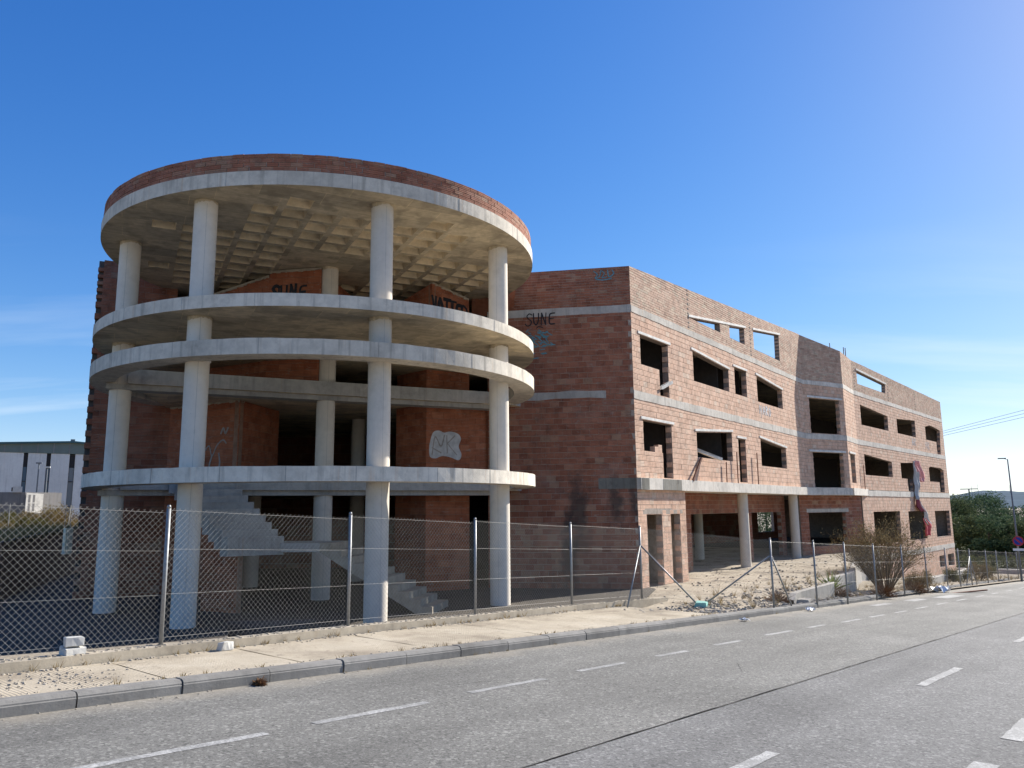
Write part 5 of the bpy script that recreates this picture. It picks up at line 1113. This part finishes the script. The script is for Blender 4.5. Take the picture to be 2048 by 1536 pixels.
mb = MB(); mb.tube((30.22, 47.15, 4.33), (30.0, 47.25, 4.40), 0.02, n=8); child(mb.obj('arm', 'lamp_grey'), LP); mb = MB(); mb.box((29.95, 47.27, 4.40), 0.42, 0.16, 0.06, R_(157)); child(mb.obj('lamp_head', 'lamp_grey'), LP)
M['sign_red'] = mat_simple('sign_red', (0.42, 0.03, 0.05), 0.4, var=0.05); M['sign_blue'] = mat_simple('sign_blue', (0.02, 0.04, 0.30), 0.4, var=0.05); M['sign_white'] = mat_simple('sign_white', (0.75, 0.75, 0.75), 0.4, var=0.03)
SG = thing('no_parking_sign', 'round blue and red no parking sign on the lamp pole', 'sign', (30.2, 47.0, -0.6))
def disc_sign(name, r, o_, m, thick=0.01, z=-0.55):
    n_ = Vector((-30.2, -47.0, 0)).normalized(); t_ = Vector((-n_.y, n_.x, 0)); c_ = Vector((30.2, 47.0, z)) + n_ * (0.12 + o_); mb = MB(); vs = []
    for k in range(2):
        for i in range(32): a = 2 * math.pi * i / 32; vs.append(tuple(c_ + n_ * (thick * k) + t_ * r * math.cos(a) + Vector((0, 0, r * math.sin(a)))))
    mb.add(vs, [tuple(range(32)), tuple(range(32, 64))] + [(i, (i + 1) % 32, (i + 1) % 32 + 32, i + 32) for i in range(32)]); return child(mb.obj(name, m), SG), c_, n_, t_
_, c_, n_, t_ = disc_sign('red_rim', 0.29, 0, 'sign_red'); disc_sign('blue_field', 0.22, 0.012, 'sign_blue')
mb = MB(); rr = t_ * .165 + Vector((0, 0, -.165)); pr = Vector((t_.x, t_.y, 1)).normalized() * .04; f_ = c_ + n_ * .03; mb.add([f_ - rr - pr, f_ + rr - pr, f_ + rr + pr, f_ - rr + pr], [(0, 1, 2, 3)]); child(mb.obj('red_bar', 'sign_red'), SG)
mb = MB(); mb.box(c_ + Vector((0, 0, -.5)), 0.62, 0.015, 0.14, math.atan2(t_.y, t_.x)); child(mb.obj('text_plate', 'sign_white'), SG)
for i, (za, zb) in enumerate(((9.11, 10.73), (8.9, 10.39), (8.65, 10.05))):
    mb = MB(); pa, pb = Vector((30.0, 87.0, 9.11 - .22 * i - (10.73 - 9.11) * 2.1)), Vector((80, 57, 10.73 - .33 * i + (10.73 - 9.11) * 5)); pv = None
    A_p, B_p = Vector((44.1, 78.5, za)), Vector((50.1, 74.8, zb)); dv = B_p - A_p
    for k in range(25):
        t = -2.2 + k * 0.35; q = A_p + dv * t + Vector((0, 0, 0.012 * (t - 0.5) ** 2))
        if pv is not None: mb.tube(pv, q, 0.016, n=4, cap=False)
        pv = q
    o = mb.obj('power_cable', 'lamp_grey'); o['label'] = ['uppermost of the three power cables in the sky', 'middle one of the three power cables', 'lowest of the three power cables'][i]; o['category'] = 'cable'
mb = MB(); x, y = 130 * math.sin(R_(30.4)), 130 * math.cos(R_(30.4)); mb.tube((x, y, -4), (x, y, 3.9), 0.12, 0.1, 6); mb.box((x, y, 3.9), 2.2, .12, .12, R_(-30)); o = mb.obj('floodlight_pole', 'lamp_grey'); o['label'] = 'distant floodlight pole above the pines'; o['category'] = 'pole'

# ================================================================== distance, left side
M['fac_white'] = mat_concrete('factory_panel', (0.72, 0.69, 0.65), 0.3, 0.15, fine=0.3); M['fac_roof'] = mat_simple('factory_roof', (0.16, 0.19, 0.17), 0.6, var=0.1, scale=1.5); M['fac_dark'] = mat_simple('factory_dark', (0.035, 0.03, 0.032), 0.5); M['annex'] = mat_concrete('annex_wall', (0.26, 0.25, 0.24), 0.4, 0.3, fine=.4)
ng = NT('window_glass'); M['glass'] = ng.fin((0.10, 0.15, 0.19), 0.12, 0.6); M['trim_blue'] = mat_simple('teal_roof_edge', (0.05, 0.12, 0.14), 0.5)
FAC = thing('factory_building', 'white panelled factory with dark strip windows far behind at left', 'building', (-40, 64, 0.8))
pX = Plane((-52.0, 55.2), (-30.5, 69.8))
def fx(u):  # along-wall coordinate for a bearing-based reading of the panel joints
    return u
def fbox(name, t0, t1, z0, z1, o0, o1, m, par_=FAC):
    mb = MB(); extr(mb, pX, [(t0, z0), (t1, z0), (t1, z1), (t0, z1)], o0, o1, back=True); return child(mb.obj(name, m), par_)
def tX(x, y): return (Vector((x, y)) - pX.A).dot(pX.d)
js = [tX(*p) for p in ((-40.2, 63.3), (-39.95, 63.45), (-38.85, 64.2), (-38.6, 64.35), (-37.45, 65.1), (-37.1, 65.3))]
body = fbox('body', 0, pX.L, 0.5, 6.6, -14, -0.25, 'fac_dark')
prev = 0.0
for i, (a, b) in enumerate(((0, 9.6), (9.65, js[0]), (js[1], js[2]), (js[3], js[4]), (js[5], pX.L))): fbox('wall_panel', a + .01, b - .01, 0.95, 6.65, -.24, 0.0, 'fac_white')
for a, b in ((js[0], js[1]), (js[2], js[3]), (js[4], js[5])):
    g_ = fbox('strip_window', a + .02, b - .02, 1.1, 5.5, -.2, -.12, 'glass')
    for z in (2.2, 4.3): mb = MB(); extr(mb, pX, [(a, z), (b, z), (b, z + .06), (a, z + .06)], -.13, -.06, back=True); child(mb.obj('mullion', 'fac_dark'), FAC)
gt = tX(-37.3, 65.2)
mb = MB(); extr(mb, pX, ccw([(0, 6.66), (pX.L, 6.66), (pX.L, 6.9), (gt, 7.62), (0, 6.05 + 0.62)]), -14, 0.06, back=True); child(mb.obj('gable', 'fac_roof'), FAC)
for t in np.arange(6, pX.L, 1.15):
    zt_ = 6.67 + (7.6 - 6.67) * min(1, t / gt); mb = MB(); extr(mb, pX, [(t, 6.67), (t + .08, 6.67), (t + .08, zt_), (t, zt_)], 0.06, 0.085, back=True); child(mb.obj('gable_rib', 'annex'), FAC)
bar(FAC, 'roof_edge', pX, (0, 6.62), (gt, 7.6), 0.14, -14, 0.3, 'trim_blue').matrix_parent_inverse = Matrix.Translation(FAC.location).inverted(); bar(FAC, 'roof_edge', pX, (gt, 7.6), (pX.L, 7.0), 0.14, -14, 0.3, 'trim_blue').matrix_parent_inverse = Matrix.Translation(FAC.location).inverted()
fbox('roof_vent', gt - .15, gt + .15, 7.6, 7.95, -1, -.5, 'annex')
fbox('wall_hatch', js[3] + .45, js[3] + .8, 1.2, 2.0, 0.0, .04, 'annex')
fbox('plinth', 0, pX.L, -0.5, 0.94, -14, 0.02, 'annex')
ANX = thing('annex_building', 'low grey annex with air conditioner in front of the factory', 'building', (-27, 40, 1.0)); pA = Plane((-34.0, 34.6), (-25.55, 40.65)); pA2 = Plane((-25.55, 40.65), (-25.0, 41.6), eye=(0, 20))
mb = MB(); mb.prism([(-34.0, 34.6), (-25.55, 40.65), (-24.6, 42.3), (-33, 37.4)], 0.3, 2.78); child(mb.obj('walls', 'annex'), ANX)
mb = MB(); extr(mb, Plane((-25.50, 40.62), (-25.02, 41.35)), [(0, 1.75), (0.85, 1.70), (0.85, 2.70), (0, 2.75)], 0.0, 0.05, back=True); child(mb.obj('shutter', 'lintel'), ANX)
mb = MB()
for t in (0.12, 0.34):
    extr(mb, Plane((-25.50, 40.62), (-25.02, 41.35)), [(t, 2.25), (t + .1, 2.25), (t + .1, 2.65), (t, 2.65)], 0.05, 0.056); extr(mb, Plane((-25.50, 40.62), (-25.02, 41.35)), [(t, 1.8), (t + .1, 1.8), (t + .1, 2.2), (t, 2.2)], 0.05, 0.056)
child(mb.obj('louvres', 'annex', None, kind='stuff'), ANX)
mb = MB(); mb.box((-25.9, 40.5, 2.92), 0.42, 0.3, 0.3, R_(35)); ac = child(mb.obj('air_conditioner', 'lintel'), ANX)
mb = MB(); mb.box((-25.98, 40.34, 2.92), 0.22, 0.06, 0.2, R_(35)); child(mb.obj('fan_grille', 'fac_dark'), ANX)
for (x, y, zt_, zb, lb) in ((-31.4, 51.1, 4.96, 1.0, 'dark street lamp with short arm before the factory, left one'), (-31.0, 51.4, 4.7, 1.0, 'pale street lamp before the factory, right one')):
    T = thing('street_lamp', lb, 'street lamp', (x, y, zb), 'street lamps before the factory'); mb = MB(); mb.tube((x, y, zb), (x, y, zt_), 0.05, 0.04, 8); child(mb.obj('pole', 'lamp_grey'), T); mb = MB(); mb.box((x, y, zt_ + .03), 0.34, 0.14, 0.09, R_(20)); child(mb.obj('lamp_head', 'lamp_grey' if 'dark' in lb else 'lintel'), T)
# bank and retaining wall at the left
M['brown_wall'] = mat_concrete('brown_render', (0.17, 0.115, 0.085), 0.5, 0.4)
RW = [(-22.5, 9.0), (-14.75, 22.6), (-17.2, 29.5), (-20.5, 40.0)]; RZ = [0.4, 0.83, 1.02, 1.25]
mb = MB()
for i in range(3):
    a, b = RW[i], RW[i + 1]; mb.add([(a[0], a[1], -1.2), (b[0], b[1], -1.2), (b[0], b[1], RZ[i + 1]), (a[0], a[1], RZ[i]), (a[0] - .25, a[1] + .1, RZ[i]), (b[0] - .25, b[1] + .1, RZ[i + 1])], [(0, 1, 2, 3), (3, 2, 5, 4)])
o = mb.obj('bank_wall', 'brown_wall'); o['label'] = 'dark brown rendered wall holding the bank at left'; o['category'] = 'wall'
gs = MB(); rows_ = [[(p[0] - 0.2, p[1] + .05, z - .05) for p, z in zip(RW, RZ)], [(-28, 8, .7), (-18, 26, 1.0), (-20, 33, 1.05), (-23, 44, 1.25)], [(-60, 10, .8), (-30, 36, 1.0), (-30, 42, 1.1), (-28, 60, 1.2)], [(-300, 20, .8), (-300, 200, 1.0), (-200, 300, 1.0), (-80, 300, 1.1)]]
vs = [p for r in rows_ for p in r]; fs = [(j * 4 + i, j * 4 + i + 1, (j + 1) * 4 + i + 1, (j + 1) * 4 + i) for j in range(3) for i in range(3)]
new_obj('bank', vs, fs, 'dry_bank', None, True, None, kind='structure')
random.seed(19); gm = MB()
for i in range(5200):
    t_ = random.random(); a = Vector(RW[1]).lerp(Vector(RW[3]), t_); d_ = random.random() ** 1.4 * 9; x, y = a.x - d_, a.y + d_ * .35; z = 0.8 + 0.4 * t_ + random.uniform(-.05, .1); L = random.uniform(.12, .38); dx, dy = random.gauss(0, .12), random.gauss(0, .12)
    gm.add([(x - .015, y, z - .1), (x + .015, y, z - .1), (x + dx, y + dy, z + L)], [(0, 1, 2)], random.random())
o = gm.obj('dry_grass', 'drytuft', None, kind='stuff'); o['label'] = 'dry grass covering the bank at left'; o['category'] = 'grass'
random.seed(9)
for i, (x, y, h, sp, m_, lb) in enumerate([(-21.0, 35.5, 1.3, .9, 'drytuft', 'brown bare bush on the bank nearest the brick corner'), (-22.4, 36.2, 1.1, 1.0, 'drytuft', 'brown bush on the bank, second from the brick corner'), (-24.0, 36.5, 0.9, 1.0, 'olive', 'olive bush on the bank below the annex'), (-20.4, 33.0, 0.7, 1.0, 'olive', 'low green bush just above the brown wall'), (-22.0, 32.0, 0.6, 1.1, 'olive', 'low bush on the bank at the left picture edge')]): shrub(lb, x, y, 0.95, h, sp, 200 + i, 12, m_, tuft=120)
for i, (x, y) in enumerate(((-21.6, 33.4), (-19.4, 34.0), (-23.6, 34.6), (-20.8, 36.6))):
    mb = MB(); mb.tube((x, y, 0.8), (x + random.uniform(-.1, .1), y, 2.1 - .1 * i), 0.02, n=5); o = mb.obj('stake', 'wire'); o['label'] = ['thin stake on the bank below the annex shutter', 'thin stake on the bank nearest the brick corner', 'thin stake on the bank at the left picture edge', 'thin stake on the bank behind the brown bush'][i]; o['category'] = 'stake'; o['group'] = 'stakes on the dry bank'
